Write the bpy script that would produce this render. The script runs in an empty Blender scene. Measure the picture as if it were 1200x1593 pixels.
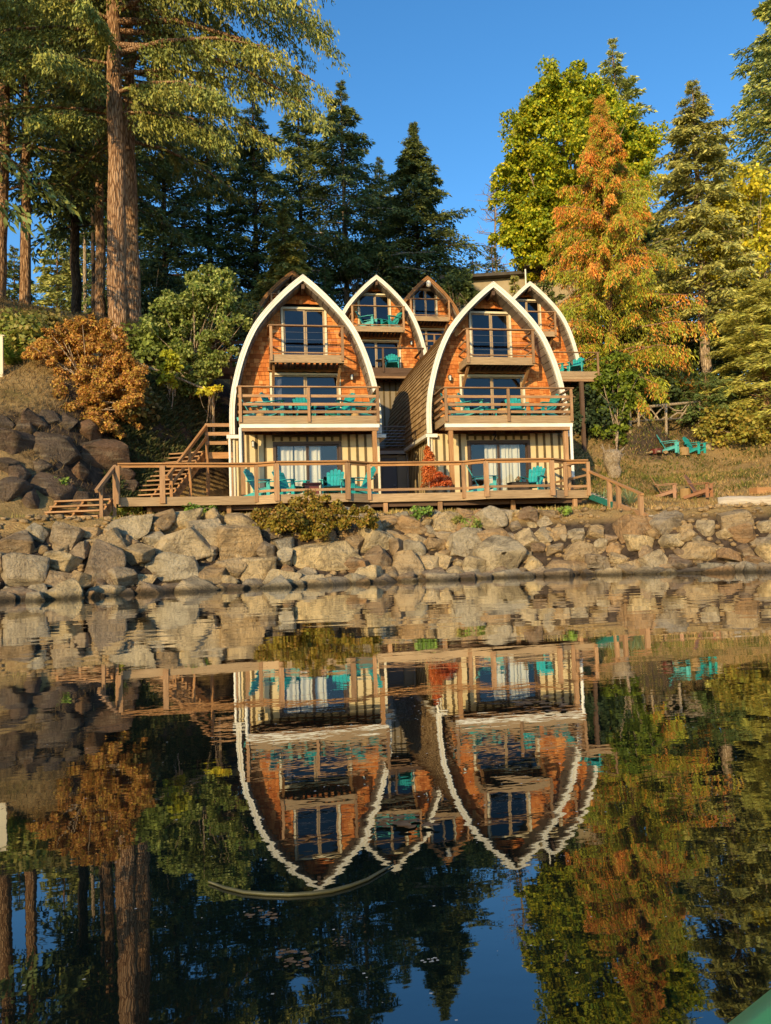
import bpy, math, random
import numpy as np
from math import sin, cos, tan, pi, radians, sqrt
from mathutils import Vector, Matrix, noise as mnoise

random.seed(7)
RNG = np.random.default_rng(7)
scene = bpy.context.scene
COL = scene.collection

# ------------------------------------------------------------------ camera
F_PX, W_PX, H_PX = 1200.0, 1200, 1593
YAW, PITCH, ROLL, CAM_Z = radians(10), radians(2.9), 0.032, 0.8
_fw = np.array([sin(YAW)*cos(PITCH), cos(YAW)*cos(PITCH), sin(PITCH)])
_r0 = np.array([cos(YAW), -sin(YAW), 0.0])
_u0 = np.cross(_r0, _fw)
_r = cos(ROLL)*_r0 - sin(ROLL)*_u0
_u = cos(ROLL)*_u0 + sin(ROLL)*_r0
_c = np.array([0, 0, CAM_Z])
def _ray(x, y): return _fw + (x-600)/F_PX*_r - (y-796.5)/F_PX*_u
def PD(x, y, D): return _c + _ray(x, y)*D                  # survey helpers: sight line at a depth / on a facade / on a level
def PY(x, y, Y): d = _ray(x, y); return _c + d*(Y/d[1])
def PZ(x, y, Z): d = _ray(x, y); return _c + d*((Z-CAM_Z)/d[2])
cam = bpy.data.cameras.new('camera'); camo = bpy.data.objects.new('camera', cam); COL.objects.link(camo)
M = Matrix.Identity(4)
for i in range(3):
    M[i][0], M[i][1], M[i][2], M[i][3] = _r[i], _u[i], -_fw[i], _c[i]
camo.matrix_world = M
cam.sensor_fit = 'HORIZONTAL'; cam.sensor_width = 36; cam.lens = 36*F_PX/W_PX
cam.clip_start = 0.05; cam.clip_end = 3000
scene.camera = camo

# ------------------------------------------------------------------ light
SUN_EL, SUN_AZ = radians(15.5), radians(32)
sd = Vector((-sin(SUN_AZ)*cos(SUN_EL), -cos(SUN_AZ)*cos(SUN_EL), sin(SUN_EL)))
sun = bpy.data.lights.new('sun', 'SUN'); suno = bpy.data.objects.new('sun', sun); COL.objects.link(suno)
sun.energy = 5.0; sun.angle = radians(0.5); sun.color = (1.0, 0.765, 0.395)
suno.rotation_euler = (-sd).to_track_quat('-Z', 'Y').to_euler()
suno.location = (-40, -60, 60)
w = bpy.data.worlds.new('World'); scene.world = w; w.use_nodes = True
wn = w.node_tree; bg = wn.nodes['Background']
sky = wn.nodes.new('ShaderNodeTexSky'); sky.sky_type = 'NISHITA'; sky.sun_disc = False
sky.sun_elevation = SUN_EL; sky.sun_rotation = pi + SUN_AZ
sky.air_density = 1.0; sky.dust_density = 0.3; sky.ozone_density = 3.0; sky.altitude = 0
hs = wn.nodes.new('ShaderNodeHueSaturation'); hs.inputs['Saturation'].default_value = 1.22; hs.inputs['Value'].default_value = 1.9
wn.links.new(sky.outputs[0], hs.inputs['Color']); wn.links.new(hs.outputs[0], bg.inputs['Color'])
bg.inputs['Strength'].default_value = 0.13
scene.view_settings.view_transform = 'Standard'; scene.view_settings.look = 'None'
scene.view_settings.exposure = 0
scene.cycles.max_bounces = 8; scene.cycles.transparent_max_bounces = 12
scene.cycles.caustics_reflective = False; scene.cycles.caustics_refractive = False
scene.cycles.use_denoising = True

# ------------------------------------------------------------------ materials
def newmat(name):
    m = bpy.data.materials.new(name); m.use_nodes = True
    nt = m.node_tree; nt.nodes.clear()
    out = nt.nodes.new('ShaderNodeOutputMaterial')
    def N(t, ins=None, **props):
        n = nt.nodes.new('ShaderNode'+t)
        for k, v in props.items(): setattr(n, k, v)
        for k, v in (ins or {}).items():
            s = n.inputs[k]
            if isinstance(v, bpy.types.NodeSocket): nt.links.new(v, s)
            else:
                if s.type == 'RGBA' and len(v) == 3: v = (*v, 1)
                s.default_value = v
        return n
    def done(sh): nt.links.new(sh, out.inputs['Surface'])
    return m, N, done
def ramp(N, fac, stops):
    r = N('ValToRGB', {'Fac': fac}); e = r.color_ramp.elements
    while len(e) < len(stops): e.new(0.5)
    for el, (p, c) in zip(e, stops): el.position = p; el.color = (*c, 1)
    return r.outputs[0]
def mix(N, fac, a, b, bt='MIX'):
    n = N('Mix', data_type='RGBA', blend_type=bt)
    nt = n.id_data
    for idx, v in ((0, fac), (6, a), (7, b)):
        s = n.inputs[idx]
        if isinstance(v, bpy.types.NodeSocket): nt.links.new(v, s)
        else: s.default_value = v if idx == 0 else ((*v, 1) if len(v) == 3 else v)
    return n.outputs[2]
def math_(N, op, a, b=0.0, c=0.0):
    n = N('Math', operation=op)
    for i, v in enumerate((a, b, c)):
        if isinstance(v, bpy.types.NodeSocket): n.id_data.links.new(v, n.inputs[i])
        else: n.inputs[i].default_value = v
    return n.outputs[0]
def princ(N, col, rough=0.7, spec=0.3, normal=None, **kw):
    d = {'Base Color': col, 'Roughness': rough, 'Specular IOR Level': spec}
    if normal is not None: d['Normal'] = normal
    d.update(kw)
    return N('BsdfPrincipled', d).outputs[0]
def bump(N, h, strength=0.5, dist=0.02, **kw):
    return N('Bump', {'Height': h, 'Strength': strength, 'Distance': dist}).outputs[0]

def wood(name, c1, c2, c3, rough=0.8, spread=1.0):
    """weathered timber: grain runs along u; every board has its own tone (attribute val)"""
    m, N, done = newmat(name)
    uv = N('UVMap').outputs[0]
    val = N('Attribute', attribute_name='val').outputs['Fac']
    mp = N('Mapping', {'Vector': uv, 'Scale': (1.3, 22, 1)}).outputs[0]
    off = N('VectorMath', {0: mp, 1: N('CombineXYZ', {'X': math_(N, 'MULTIPLY', val, 37.0), 'Y': math_(N, 'MULTIPLY', val, 91.0), 'Z': 0.0}).outputs[0]}, operation='ADD').outputs[0]
    g = N('TexNoise', {'Vector': off, 'Scale': 1.6, 'Detail': 5, 'Roughness': 0.65}).outputs[0]
    mp2 = N('Mapping', {'Vector': uv, 'Scale': (0.7, 2.5, 1)}).outputs[0]
    st = N('TexNoise', {'Vector': mp2, 'Scale': 1.1, 'Detail': 4}).outputs[0]
    c = ramp(N, g, [(0.25, c1), (0.5, c2), (0.78, c3)])
    c = mix(N, math_(N, 'MULTIPLY', math_(N, 'SUBTRACT', st, 0.42), 1.6), c, [x*0.55 for x in c2])
    hv = N('HueSaturation', {'Color': c, 'Value': math_(N, 'ADD', 1-0.25*spread, math_(N, 'MULTIPLY', val, 0.5*spread))}).outputs[0]
    done(princ(N, hv, rough, 0.25, bump(N, g, 0.5, 0.006)))
    return m
def shingle_mat(name, stops, dark=(0.05, 0.02, 0.01)):
    m, N, done = newmat(name)
    val = N('Attribute', attribute_name='val').outputs['Fac']
    uv = N('UVMap').outputs[0]
    mp = N('Mapping', {'Vector': uv, 'Scale': (18, 1.2, 1)}).outputs[0]
    g = N('TexNoise', {'Vector': mp, 'Scale': 2.2, 'Detail': 4}).outputs[0]
    pos = N('NewGeometry').outputs['Position']
    big = N('TexNoise', {'Vector': pos, 'Scale': 0.8, 'Detail': 3}).outputs[0]
    c = ramp(N, val, stops)
    c = mix(N, math_(N, 'MULTIPLY', math_(N, 'SUBTRACT', g, 0.45), 1.3), c, dark)
    c = mix(N, math_(N, 'MULTIPLY', math_(N, 'SUBTRACT', big, 0.5), 0.9), c, [x*0.6+0.01 for x in stops[1][1]])
    done(princ(N, c, 0.85, 0.2, bump(N, g, 0.4, 0.004)))
    return m
def plain(name, col, rough=0.6, spec=0.4, var=0.12, scale=6.0, metal=0.0, dirt=None):
    m, N, done = newmat(name)
    pos = N('TexCoord').outputs['Object']
    n = N('TexNoise', {'Vector': pos, 'Scale': scale, 'Detail': 6, 'Roughness': 0.6}).outputs[0]
    n2 = N('TexNoise', {'Vector': pos, 'Scale': scale*7, 'Detail': 3}).outputs[0]
    hi = [min(1, x*(1+var)) for x in col]; lo = dirt or [x*(1-2*var) for x in col]
    c = ramp(N, n, [(0.3, lo), (0.55, col), (0.75, hi)])
    done(princ(N, c, rough, spec, bump(N, n2, 0.25, 0.003), Metallic=metal))
    return m
def glass_mat(name, tint, refl=1.0):
    m, N, done = newmat(name)
    fr = N('Fresnel', {'IOR': 1.6}).outputs[0]
    pos = N('TexCoord').outputs['Object']
    nz = N('TexNoise', {'Vector': pos, 'Scale': 1.3, 'Detail': 1}).outputs[0]
    b = bump(N, nz, 0.12, 0.05)
    gl = N('BsdfGlossy', {'Color': (0.9, 0.95, 1.0), 'Roughness': 0.015, 'Normal': b}).outputs[0]
    tr = N('BsdfTransparent', {'Color': tint}).outputs[0]
    f = math_(N, 'MINIMUM', math_(N, 'MULTIPLY', fr, refl), 1.0)
    done(N('MixShader', {0: f, 1: tr, 2: gl}).outputs[0])
    return m
def leaf_mat(name, trans=0.3, rough=0.55, bright=1.0):
    m, N, done = newmat(name)
    c = N('Attribute', attribute_name='Col').outputs['Color']
    rnd = N('ObjectInfo').outputs['Random']
    c = N('HueSaturation', {'Color': c, 'Hue': math_(N, 'ADD', 0.49, math_(N, 'MULTIPLY', rnd, 0.02)), 'Value': math_(N, 'ADD', bright*0.9, math_(N, 'MULTIPLY', rnd, 0.2*bright))}).outputs[0]
    p = princ(N, c, rough, 0.35)
    t = N('BsdfTranslucent', {'Color': c}).outputs[0]
    done(N('MixShader', {0: trans, 1: p, 2: t}).outputs[0])
    return m
def bark_mat(name, c1, c2, c3, sc=1.0):
    m, N, done = newmat(name)
    pos = N('TexCoord').outputs['Object']
    mp = N('Mapping', {'Vector': pos, 'Scale': (5*sc, 5*sc, 0.9*sc)}).outputs[0]
    n = N('TexNoise', {'Vector': mp, 'Scale': 2.2, 'Detail': 7, 'Roughness': 0.7}).outputs[0]
    v = N('TexVoronoi', {'Vector': mp, 'Scale': 2.4}, feature='DISTANCE_TO_EDGE').outputs[0]
    h = math_(N, 'ADD', math_(N, 'MULTIPLY', math_(N, 'MINIMUM', v, 0.3), 2.2), n)
    c = ramp(N, h, [(0.4, c1), (0.75, c2), (1.0, c3)])
    done(princ(N, c, 0.95, 0.1, bump(N, h, 1.0, 0.06)))
    return m
def rock_mat(name, stops, wet=True, dark=1.0):
    m, N, done = newmat(name)
    tc = N('TexCoord').outputs['Object']
    rnd = N('ObjectInfo').outputs['Random']
    off = N('VectorMath', {0: tc, 1: N('CombineXYZ', {'X': math_(N, 'MULTIPLY', rnd, 50.0), 'Y': math_(N, 'MULTIPLY', rnd, 23.0), 'Z': 0.0}).outputs[0]}, operation='ADD').outputs[0]
    n = N('TexNoise', {'Vector': off, 'Scale': 2.2, 'Detail': 9, 'Roughness': 0.65, 'Distortion': 0.6}).outputs[0]
    n2 = N('TexNoise', {'Vector': off, 'Scale': 14.0, 'Detail': 6, 'Roughness': 0.7}).outputs[0]
    mp = N('Mapping', {'Vector': off, 'Rotation': (0.5, 0.3, 0.0), 'Scale': (1.2, 1.2, 7.0)}).outputs[0]
    strata = N('TexNoise', {'Vector': mp, 'Scale': 1.4, 'Detail': 5}).outputs[0]
    c = ramp(N, rnd, stops)
    c = mix(N, math_(N, 'MULTIPLY', math_(N, 'SUBTRACT', n, 0.44), 3.2), c, (0.11*dark, 0.08*dark, 0.05*dark))
    c = mix(N, math_(N, 'MULTIPLY', math_(N, 'SUBTRACT', strata, 0.52), 2.2), c, (0.62*dark, 0.49*dark, 0.31*dark))
    c = mix(N, math_(N, 'MULTIPLY', math_(N, 'SUBTRACT', n2, 0.54), 3.5), c, (0.08, 0.05, 0.028))
    rough = 0.85
    if wet:
        z = N('SeparateXYZ', {0: N('NewGeometry').outputs['Position']}).outputs[2]
        zz = math_(N, 'ADD', z, math_(N, 'MULTIPLY', math_(N, 'SUBTRACT', n2, 0.5), 0.18))
        wf = N('MapRange', {'Value': zz, 'From Min': 0.03, 'From Max': 0.16, 'To Min': 0.85, 'To Max': 0.0}).outputs[0]
        c = mix(N, wf, c, (0.028, 0.022, 0.012))
        sc = N('MapRange', {'Value': math_(N, 'ABSOLUTE', math_(N, 'SUBTRACT', zz, 0.20)), 'From Min': 0.0, 'From Max': 0.10, 'To Min': 0.35, 'To Max': 0.0}).outputs[0]
        c = mix(N, sc, c, (0.40, 0.35, 0.26))
    offd = N('VectorMath', {0: off, 1: N('TexNoise', {'Vector': off, 'Scale': 1.5, 'Detail': 3}).outputs[1]}, operation='ADD').outputs[0]
    vor = N('TexVoronoi', {'Vector': offd, 'Scale': 1.0}, feature='DISTANCE_TO_EDGE').outputs[0]
    crack = N('MapRange', {'Value': math_(N, 'ADD', vor, math_(N, 'MULTIPLY', math_(N, 'SUBTRACT', n2, 0.5), 0.05)), 'From Min': 0.0, 'From Max': 0.02, 'To Min': 0.35, 'To Max': 0.0}).outputs[0]
    c = mix(N, crack, c, (0.05, 0.035, 0.022))
    h = math_(N, 'ADD', math_(N, 'MULTIPLY', n, 1.0), math_(N, 'MULTIPLY', n2, 0.8))
    h = math_(N, 'ADD', h, math_(N, 'MULTIPLY', strata, 0.6))
    done(princ(N, c, rough, 0.2, bump(N, h, 1.0, 0.16)))
    return m

MAT = dict(
    timber=wood('weathered_timber', (0.19, 0.10, 0.05), (0.40, 0.225, 0.11), (0.55, 0.335, 0.175)),
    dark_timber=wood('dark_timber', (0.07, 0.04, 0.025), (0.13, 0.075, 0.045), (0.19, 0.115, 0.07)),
    fascia=wood('grey_brown_fascia', (0.22, 0.14, 0.075), (0.42, 0.28, 0.15), (0.56, 0.40, 0.23), spread=0.6),
    grey_timber=wood('grey_timber', (0.16, 0.14, 0.12), (0.27, 0.235, 0.20), (0.36, 0.32, 0.27)),
    red_trim=wood('stained_beam', (0.26, 0.115, 0.045), (0.46, 0.23, 0.09), (0.58, 0.32, 0.14), spread=0.5),
    brown_trim=wood('brown_barge', (0.24, 0.11, 0.04), (0.38, 0.18, 0.065), (0.46, 0.23, 0.09), spread=0.3),
    soffit=wood('soffit_boards', (0.14, 0.115, 0.09), (0.23, 0.185, 0.145), (0.30, 0.25, 0.20)),
    shingle=shingle_mat('cedar_shingles', [(0.0, (0.38, 0.105, 0.024)), (0.25, (0.56, 0.175, 0.042)), (0.7, (0.70, 0.25, 0.065)), (1.0, (0.80, 0.37, 0.12))], (0.20, 0.05, 0.012)),
    roof=shingle_mat('roof_shingles', [(0.0, (0.27, 0.165, 0.075)), (0.3, (0.38, 0.24, 0.11)), (0.7, (0.46, 0.30, 0.145)), (1.0, (0.55, 0.37, 0.19))], (0.06, 0.035, 0.02)),
    backing=plain('wall_backing', (0.06, 0.03, 0.015), 0.9, 0.1),
    interior=plain('interior', (0.10, 0.075, 0.05), 0.9, 0.1),
    white=plain('white_trim_paint', (0.90, 0.85, 0.72), 0.5, 0.4, 0.04, 1.5, dirt=(0.74, 0.68, 0.55)),
    cream=plain('cream_boards', (0.72, 0.56, 0.31), 0.75, 0.25, 0.06, 1.2, dirt=(0.60, 0.46, 0.25)),
    batten=plain('dark_battens', (0.15, 0.105, 0.05), 0.8, 0.2, 0.15, 3),
    casing=plain('cream_casing', (0.76, 0.66, 0.46), 0.6, 0.3, 0.05, 2),
    dark_frame=plain('dark_frame', (0.07, 0.04, 0.025), 0.5, 0.4),
    sash=plain('tan_sash', (0.42, 0.29, 0.16), 0.5, 0.4),
    glass=glass_mat('window_glass', (0.30, 0.33, 0.42), 0.95),
    clear=glass_mat('clear_glass', (0.88, 0.90, 0.90), 1.3),
    curtain=plain('curtain_cloth', (0.80, 0.77, 0.68), 0.9, 0.1, 0.04, 3),
    teal=plain('teal_plastic', (0.022, 0.36, 0.34), 0.5, 0.4, 0.10, 4, dirt=(0.025, 0.25, 0.24)),
    brown_plastic=plain('brown_plastic', (0.30, 0.13, 0.055), 0.5, 0.4, 0.1, 4),
    black=plain('black_metal', (0.02, 0.018, 0.016), 0.45, 0.5),
    steel=plain('steel_wire', (0.45, 0.45, 0.45), 0.35, 0.6, 0.05, 5, metal=0.8),
    lamp_glass=plain('lamp_glass', (0.75, 0.72, 0.62), 0.2, 0.6, 0.03),
    grey_door=plain('grey_door', (0.13, 0.125, 0.13), 0.6, 0.3, 0.05, 2),
    wall_grey=plain('grey_wall_paint', (0.30, 0.24, 0.17), 0.8, 0.2, 0.08, 1.5),
    fire_red=plain('dark_red_table', (0.14, 0.028, 0.02), 0.45, 0.4, 0.12, 5),
    wicker=plain('dark_wicker', (0.06, 0.045, 0.035), 0.8, 0.2, 0.35, 30),
    stump_wood=wood('cut_stump', (0.34, 0.19, 0.07), (0.50, 0.31, 0.13), (0.60, 0.41, 0.20)),
    driftwood=bark_mat('driftwood', (0.30, 0.20, 0.12), (0.62, 0.46, 0.30), (0.78, 0.64, 0.46), 3.2),
    bleached=wood('bleached_log', (0.26, 0.19, 0.13), (0.52, 0.43, 0.32), (0.66, 0.57, 0.45), spread=.2),
    branchwood=bark_mat('peeled_branch', (0.34, 0.23, 0.13), (0.60, 0.45, 0.28), (0.70, 0.55, 0.37), 1.5),
    bark=bark_mat('fir_bark', (0.075, 0.036, 0.018), (0.33, 0.18, 0.095), (0.50, 0.31, 0.18)),
    pale_bark=bark_mat('pale_bark', (0.16, 0.11, 0.07), (0.46, 0.33, 0.22), (0.60, 0.46, 0.33)),
    dark_bark=bark_mat('dark_bark', (0.03, 0.02, 0.013), (0.085, 0.055, 0.036), (0.13, 0.09, 0.06)),
    leaf=leaf_mat('needles', 0.18, bright=2.35), broad=leaf_mat('broad_leaves', 0.35, bright=2.0), grass=leaf_mat('grass_blades', 0.3, 0.8),
    rock=rock_mat('riprap_stone', [(0.0, (0.66, 0.45, 0.22)), (0.17, (0.47, 0.27, 0.125)), (0.34, (0.50, 0.42, 0.29)), (0.5, (0.80, 0.58, 0.29)), (0.67, (0.34, 0.22, 0.13)), (0.84, (0.60, 0.48, 0.31)), (1.0, (0.74, 0.52, 0.26))]),
    cliff=rock_mat('cliff_stone', [(0.0, (0.19, 0.125, 0.075)), (0.5, (0.14, 0.105, 0.08)), (1.0, (0.24, 0.13, 0.07))], wet=False, dark=.65),
    weed=plain('floating_weed', (0.16, 0.10, 0.055), 0.8, 0.2, 0.3, 25),
    scum=plain('floating_scum', (0.42, 0.40, 0.36), 0.8, 0.2, 0.2, 25),
    rope=plain('kelp_rope', (0.07, 0.065, 0.025), 0.5, 0.4, 0.2, 12),
    kayak=plain('green_plastic', (0.06, 0.62, 0.18), 0.35, 0.5, 0.06, 3),
    plaster=plain('beige_plaster', (0.40, 0.32, 0.21), 0.9, 0.1, 0.15, 0.8),
    grey_roof=plain('grey_roofing', (0.10, 0.085, 0.07), 0.9, 0.1, 0.15, 2),
    teal_board=wood('teal_board', (0.02, 0.16, 0.12), (0.03, 0.25, 0.19), (0.05, 0.30, 0.23)),
    pot=plain('black_pot', (0.03, 0.028, 0.027), 0.5, 0.4, 0.2, 6),
)
# ------------------------------------------------------------------ building blocks
Z = Vector((0, 0, 1))
def wloc(o):
    v = Vector((0, 0, 0))
    while o is not None: v += o.location; o = o.parent
    return v
def thing(name, label, cat, loc=(0, 0, 0), group=None):
    o = bpy.data.objects.new(name, None); COL.objects.link(o)
    o.location = Vector([float(x) for x in loc]); o['label'] = label; o['category'] = cat
    if group: o['group'] = group
    return o
def tag(o, label, cat, group=None):
    o['label'] = label; o['category'] = cat
    if group: o['group'] = group
    return o
def link(name, me, mat, parent=None):
    o = bpy.data.objects.new(name, me); COL.objects.link(o)
    if mat is not None: me.materials.append(MAT[mat] if isinstance(mat, str) else mat)
    if parent is not None: o.parent = parent
    return o
class MB:
    """collects beams, boxes, tubes and polygons in world coordinates; build() makes ONE mesh object"""
    def __init__(s): s.v = []; s.f = []; s.uv = []; s.val = []
    def face(s, pts, uv=None, val=0.5):
        b = len(s.v); s.v += [tuple(map(float, p)) for p in pts]; s.f.append(tuple(range(b, b+len(pts))))
        s.uv += uv or [(p[0], p[2]) for p in pts]; s.val.append(val)
    def hexa(s, A, B, val=None):
        """A, B: the four corners of each end (same turning order), long axis from A to B"""
        val = random.random() if val is None else val
        b = len(s.v); s.v += [tuple(map(float, p)) for p in list(A)+list(B)]
        L = (Vector(B[0])-Vector(A[0])).length; o = random.random()*9
        per = [0.0]
        for k in range(4): per.append(per[-1]+(Vector(A[(k+1) % 4])-Vector(A[k])).length)
        for k in range(4):
            j = (k+1) % 4
            s.f.append((b+k, b+j, b+4+j, b+4+k)); s.uv += [(o, per[k]), (o, per[k+1]), (o+L, per[k+1]), (o+L, per[k])]; s.val.append(val)
        s.f.append((b+3, b+2, b+1, b)); s.uv += [(o, 0), (o, .05), (o+.02, .05), (o+.02, 0)]; s.val.append(val)
        s.f.append((b+4, b+5, b+6, b+7)); s.uv += [(o, 0), (o, .05), (o+.02, .05), (o+.02, 0)]; s.val.append(val)
        return s
    def beam(s, p0, p1, w, h, up=Z, val=None):
        p0, p1 = Vector(p0), Vector(p1); d = (p1-p0).normalized(); up = Vector(up)
        sd = d.cross(up)
        if sd.length < 1e-4: sd = d.cross(Vector((0, 1, 0)))
        sd.normalize(); u = sd.cross(d)
        c = [(-w/2, -h/2), (-w/2, h/2), (w/2, h/2), (w/2, -h/2)]
        return s.hexa([p0+sd*a+u*b for a, b in c], [p1+sd*a+u*b for a, b in c], val)
    def box(s, x0, x1, y0, y1, z0, z1, val=None):
        dx, dy, dz = x1-x0, y1-y0, z1-z0
        cx, cy, cz = (x0+x1)/2, (y0+y1)/2, (z0+z1)/2
        if dx >= dy and dx >= dz: return s.beam((x0, cy, cz), (x1, cy, cz), dy, dz, val=val)
        if dy >= dz: return s.beam((cx, y0, cz), (cx, y1, cz), dx, dz, val=val)
        return s.beam((cx, cy, z0), (cx, cy, z1), dx, dy, up=(0, 1, 0), val=val)
    def tube(s, pts, rad, n=8, cap=True, val=None, jit=0.0):
        val = random.random() if val is None else val
        pts = [Vector(p) for p in pts]; rad = rad if hasattr(rad, '__len__') else [rad]*len(pts)
        rings = []; L = 0; ref = None
        for i, p in enumerate(pts):
            d = (pts[min(i+1, len(pts)-1)]-pts[max(i-1, 0)]).normalized()
            if ref is None: ref = d.orthogonal().normalized()
            ref = (ref-d*ref.dot(d)).normalized(); bi = d.cross(ref)
            if i: L += (p-pts[i-1]).length
            b = len(s.v)
            for k in range(n):
                a = 2*pi*k/n; rr = rad[i]*(1+random.uniform(-jit, jit))
                s.v.append(tuple(p+ref*cos(a)*rr+bi*sin(a)*rr))
            rings.append((b, L))
        for (b0, l0), (b1, l1) in zip(rings, rings[1:]):
            for k in range(n):
                j = (k+1) % n
                s.f.append((b0+k, b0+j, b1+j, b1+k)); s.uv += [(l0, k/n), (l0, (k+1)/n), (l1, (k+1)/n), (l1, k/n)]; s.val.append(val)
        if cap:
            for b, l in (rings[0], rings[-1]):
                s.f.append(tuple(b+k for k in range(n))); s.uv += [(l, k/n) for k in range(n)]; s.val.append(val)
        return s
    def build(s, name, mat, parent=None, smooth=False, bevel=0.0):
        me = bpy.data.meshes.new(name)
        off = wloc(parent) if parent is not None else Vector((0, 0, 0))
        me.from_pydata([(x-off.x, y-off.y, z-off.z) for x, y, z in s.v], [], s.f)
        ul = me.uv_layers.new(name='UVMap'); ul.data.foreach_set('uv', np.array(s.uv, dtype=np.float32).ravel())
        at = me.attributes.new('val', 'FLOAT', 'FACE'); at.data.foreach_set('value', np.array(s.val, dtype=np.float32))
        if smooth: me.polygons.foreach_set('use_smooth', [True]*len(me.polygons))
        o = link(name, me, mat, parent)
        if bevel:
            b = o.modifiers.new('bevel', 'BEVEL'); b.width = bevel; b.segments = 2; b.limit_method = 'ANGLE'
        return o
def copy_tree(o, parent=None):
    c = o.copy(); COL.objects.link(c)
    if parent is not None: c.parent = parent
    for ch in list(o.children): copy_tree(ch, c)
    return c
def np_mesh(name, V, Fq, col, mat, parent=None, smooth=False):
    me = bpy.data.meshes.new(name); n, k = Fq.shape
    me.vertices.add(len(V)); me.vertices.foreach_set('co', V.astype(np.float32).ravel())
    me.loops.add(n*k); me.loops.foreach_set('vertex_index', Fq.astype(np.int32).ravel())
    me.polygons.add(n); me.polygons.foreach_set('loop_start', np.arange(0, n*k, k, dtype=np.int32))
    if smooth: me.polygons.foreach_set('use_smooth', np.ones(n, dtype=bool))
    if col is not None:
        at = me.attributes.new('Col', 'FLOAT_COLOR', 'FACE')
        at.data.foreach_set('color', np.concatenate([col, np.ones((n, 1))], 1).astype(np.float32).ravel())
    me.update(calc_edges=True); me.validate()
    return link(name, me, mat, parent)
def nrm(a): return a/np.maximum(np.linalg.norm(a, axis=-1, keepdims=True), 1e-9)
def cards(name, C, D, Wd, L, W, col, mat, parent=None):
    """kite-shaped leaves: C base, D long axis, Wd broad axis"""
    off = np.array(wloc(parent)) if parent is not None else 0
    C = C-off; L = L[:, None]; W = W[:, None]
    mid = C+D*L*0.45
    V = np.stack([C, mid+Wd*W*0.5, C+D*L, mid-Wd*W*0.5], 1).reshape(-1, 3)
    return np_mesh(name, V, np.arange(len(V)).reshape(-1, 4), np.clip(col, 0.002, 1), mat, parent)

# ------------------------------------------------------------------ terrain
SHX = np.array([-500, -40, -12, -5.3, -3.4, -1.4, 0.9, 3.5, 7, 9.9, 12.3, 16, 22, 34, 60, 500.])
SHY = np.array([20, 18, 17.4, 17.9, 18.4, 19.2, 19.5, 19.9, 20, 18.9, 17.4, 16, 15, 13, 12, 12.])
def shore(x): return np.interp(x, SHX, SHY)
CP = np.array([
 (-25,19,1.9),(-14,19.4,2.0),(-9,19.7,1.9),(-5,20.3,1.9),(-2,21.4,1.85),(2,21.9,1.8),(6,22.1,1.8),(10,21.0,1.75),(12.3,19.4,1.65),(15,18,1.6),(20,16.8,1.6),(30,15,1.6),(60,14,1.6),
 (-1,23.5,1.95),(2,24,2.0),(6,24,2.0),(9.5,24,1.95),(0,27,2.1),(4,27,2.1),(8,27,2.1),(0.5,31,2.6),(6,31,2.6),(11,30,2.8),(5,33.5,2.9),
 (4,36,5.6),(12,36,5.3),(17,35,5.0),(4,44,9.0),(14,44,9.0),(3,50,11.5),(13,50,11.5),(4,58,14),(20,60,14),(0,66,16),(40,66,15),(-30,62,15),(0,100,20),(60,100,20),(-60,100,18),(0,200,24),(150,200,26),(-150,200,22),(-60,30,8),(-60,50,13),(70,40,8),(100,30,4),
 (-5.6,21.7,1.8),(-4.4,21.8,1.75),(-10,21.3,2.3),(-14,21.5,2.6),(-7.2,24.6,5.0),(-10,24.4,5.2),(-5.5,25.2,4.4),(-4.3,24.7,2.4),(-3.7,26.2,3.1),(-3.0,27.5,4.1),(-15,24,5.5),(-25,24,5.5),(-5.2,27.5,6.9),(-9,27.5,7.2),(-4.9,31,8.9),(-8,31,9.5),(-5.2,37,12.0),(-11,38,13.0),(-6.6,37.2,12.0),(-18,37,13.2),(-2.7,30.6,6.9),(-0.9,30.2,4.4),(-2.6,26,2.5),(-3.6,24,2.2),(-1.6,34,8.4),(-10,45,12.8),(-20,50,13),(-6,46,13),
 (12.7,21.4,1.8),(12.4,24.6,2.4),(13,29,3.2),(14,36,6.0),(20,46,10.5),(34,44,10),(45,36,6)]+[tuple(PD(*q)) for q in [(1045,779,30.5),(1110,779,30),(1190,778,28),(985,775,28),(1160,792,24.5),(1040,793,23),(1060,745,34),(1150,742,33),(1240,745,32),(975,745,32),(1020,708,37.5),(1062,708,38),(1110,707,38.5),(1180,705,38),(1260,705,36),(1062,700,39.5),(1025,660,38.8),(1090,653,40.2),(980,660,38.8),(1160,660,42),(1090,624,45.5),(1000,640,45),(1240,640,44)]], dtype=float)
_d = np.sqrt(((CP[:, None, :2]-CP[None, :, :2])**2).sum(-1)+1.0)
_A = np.zeros((len(CP)+3,)*2); n_ = len(CP)
_A[:n_, :n_] = -_d + np.eye(n_)*0.02; _A[:n_, n_] = 1; _A[:n_, n_+1:] = CP[:, :2]; _A[n_, :n_] = 1; _A[n_+1:, :n_] = CP[:, :2].T
_w = np.linalg.solve(_A, np.concatenate([CP[:, 2], [0, 0, 0]]))
def _hash(i, j, s): 
    h = np.sin(i*127.1+j*311.7+s*74.7)*43758.5453; return h-np.floor(h)
def vnoise(x, y, s=0):
    i, j = np.floor(x), np.floor(y); a, b = x-i, y-j; a = a*a*(3-2*a); b = b*b*(3-2*b)
    return (_hash(i, j, s)*(1-a)+_hash(i+1, j, s)*a)*(1-b)+(_hash(i, j+1, s)*(1-a)+_hash(i+1, j+1, s)*a)*b
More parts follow.
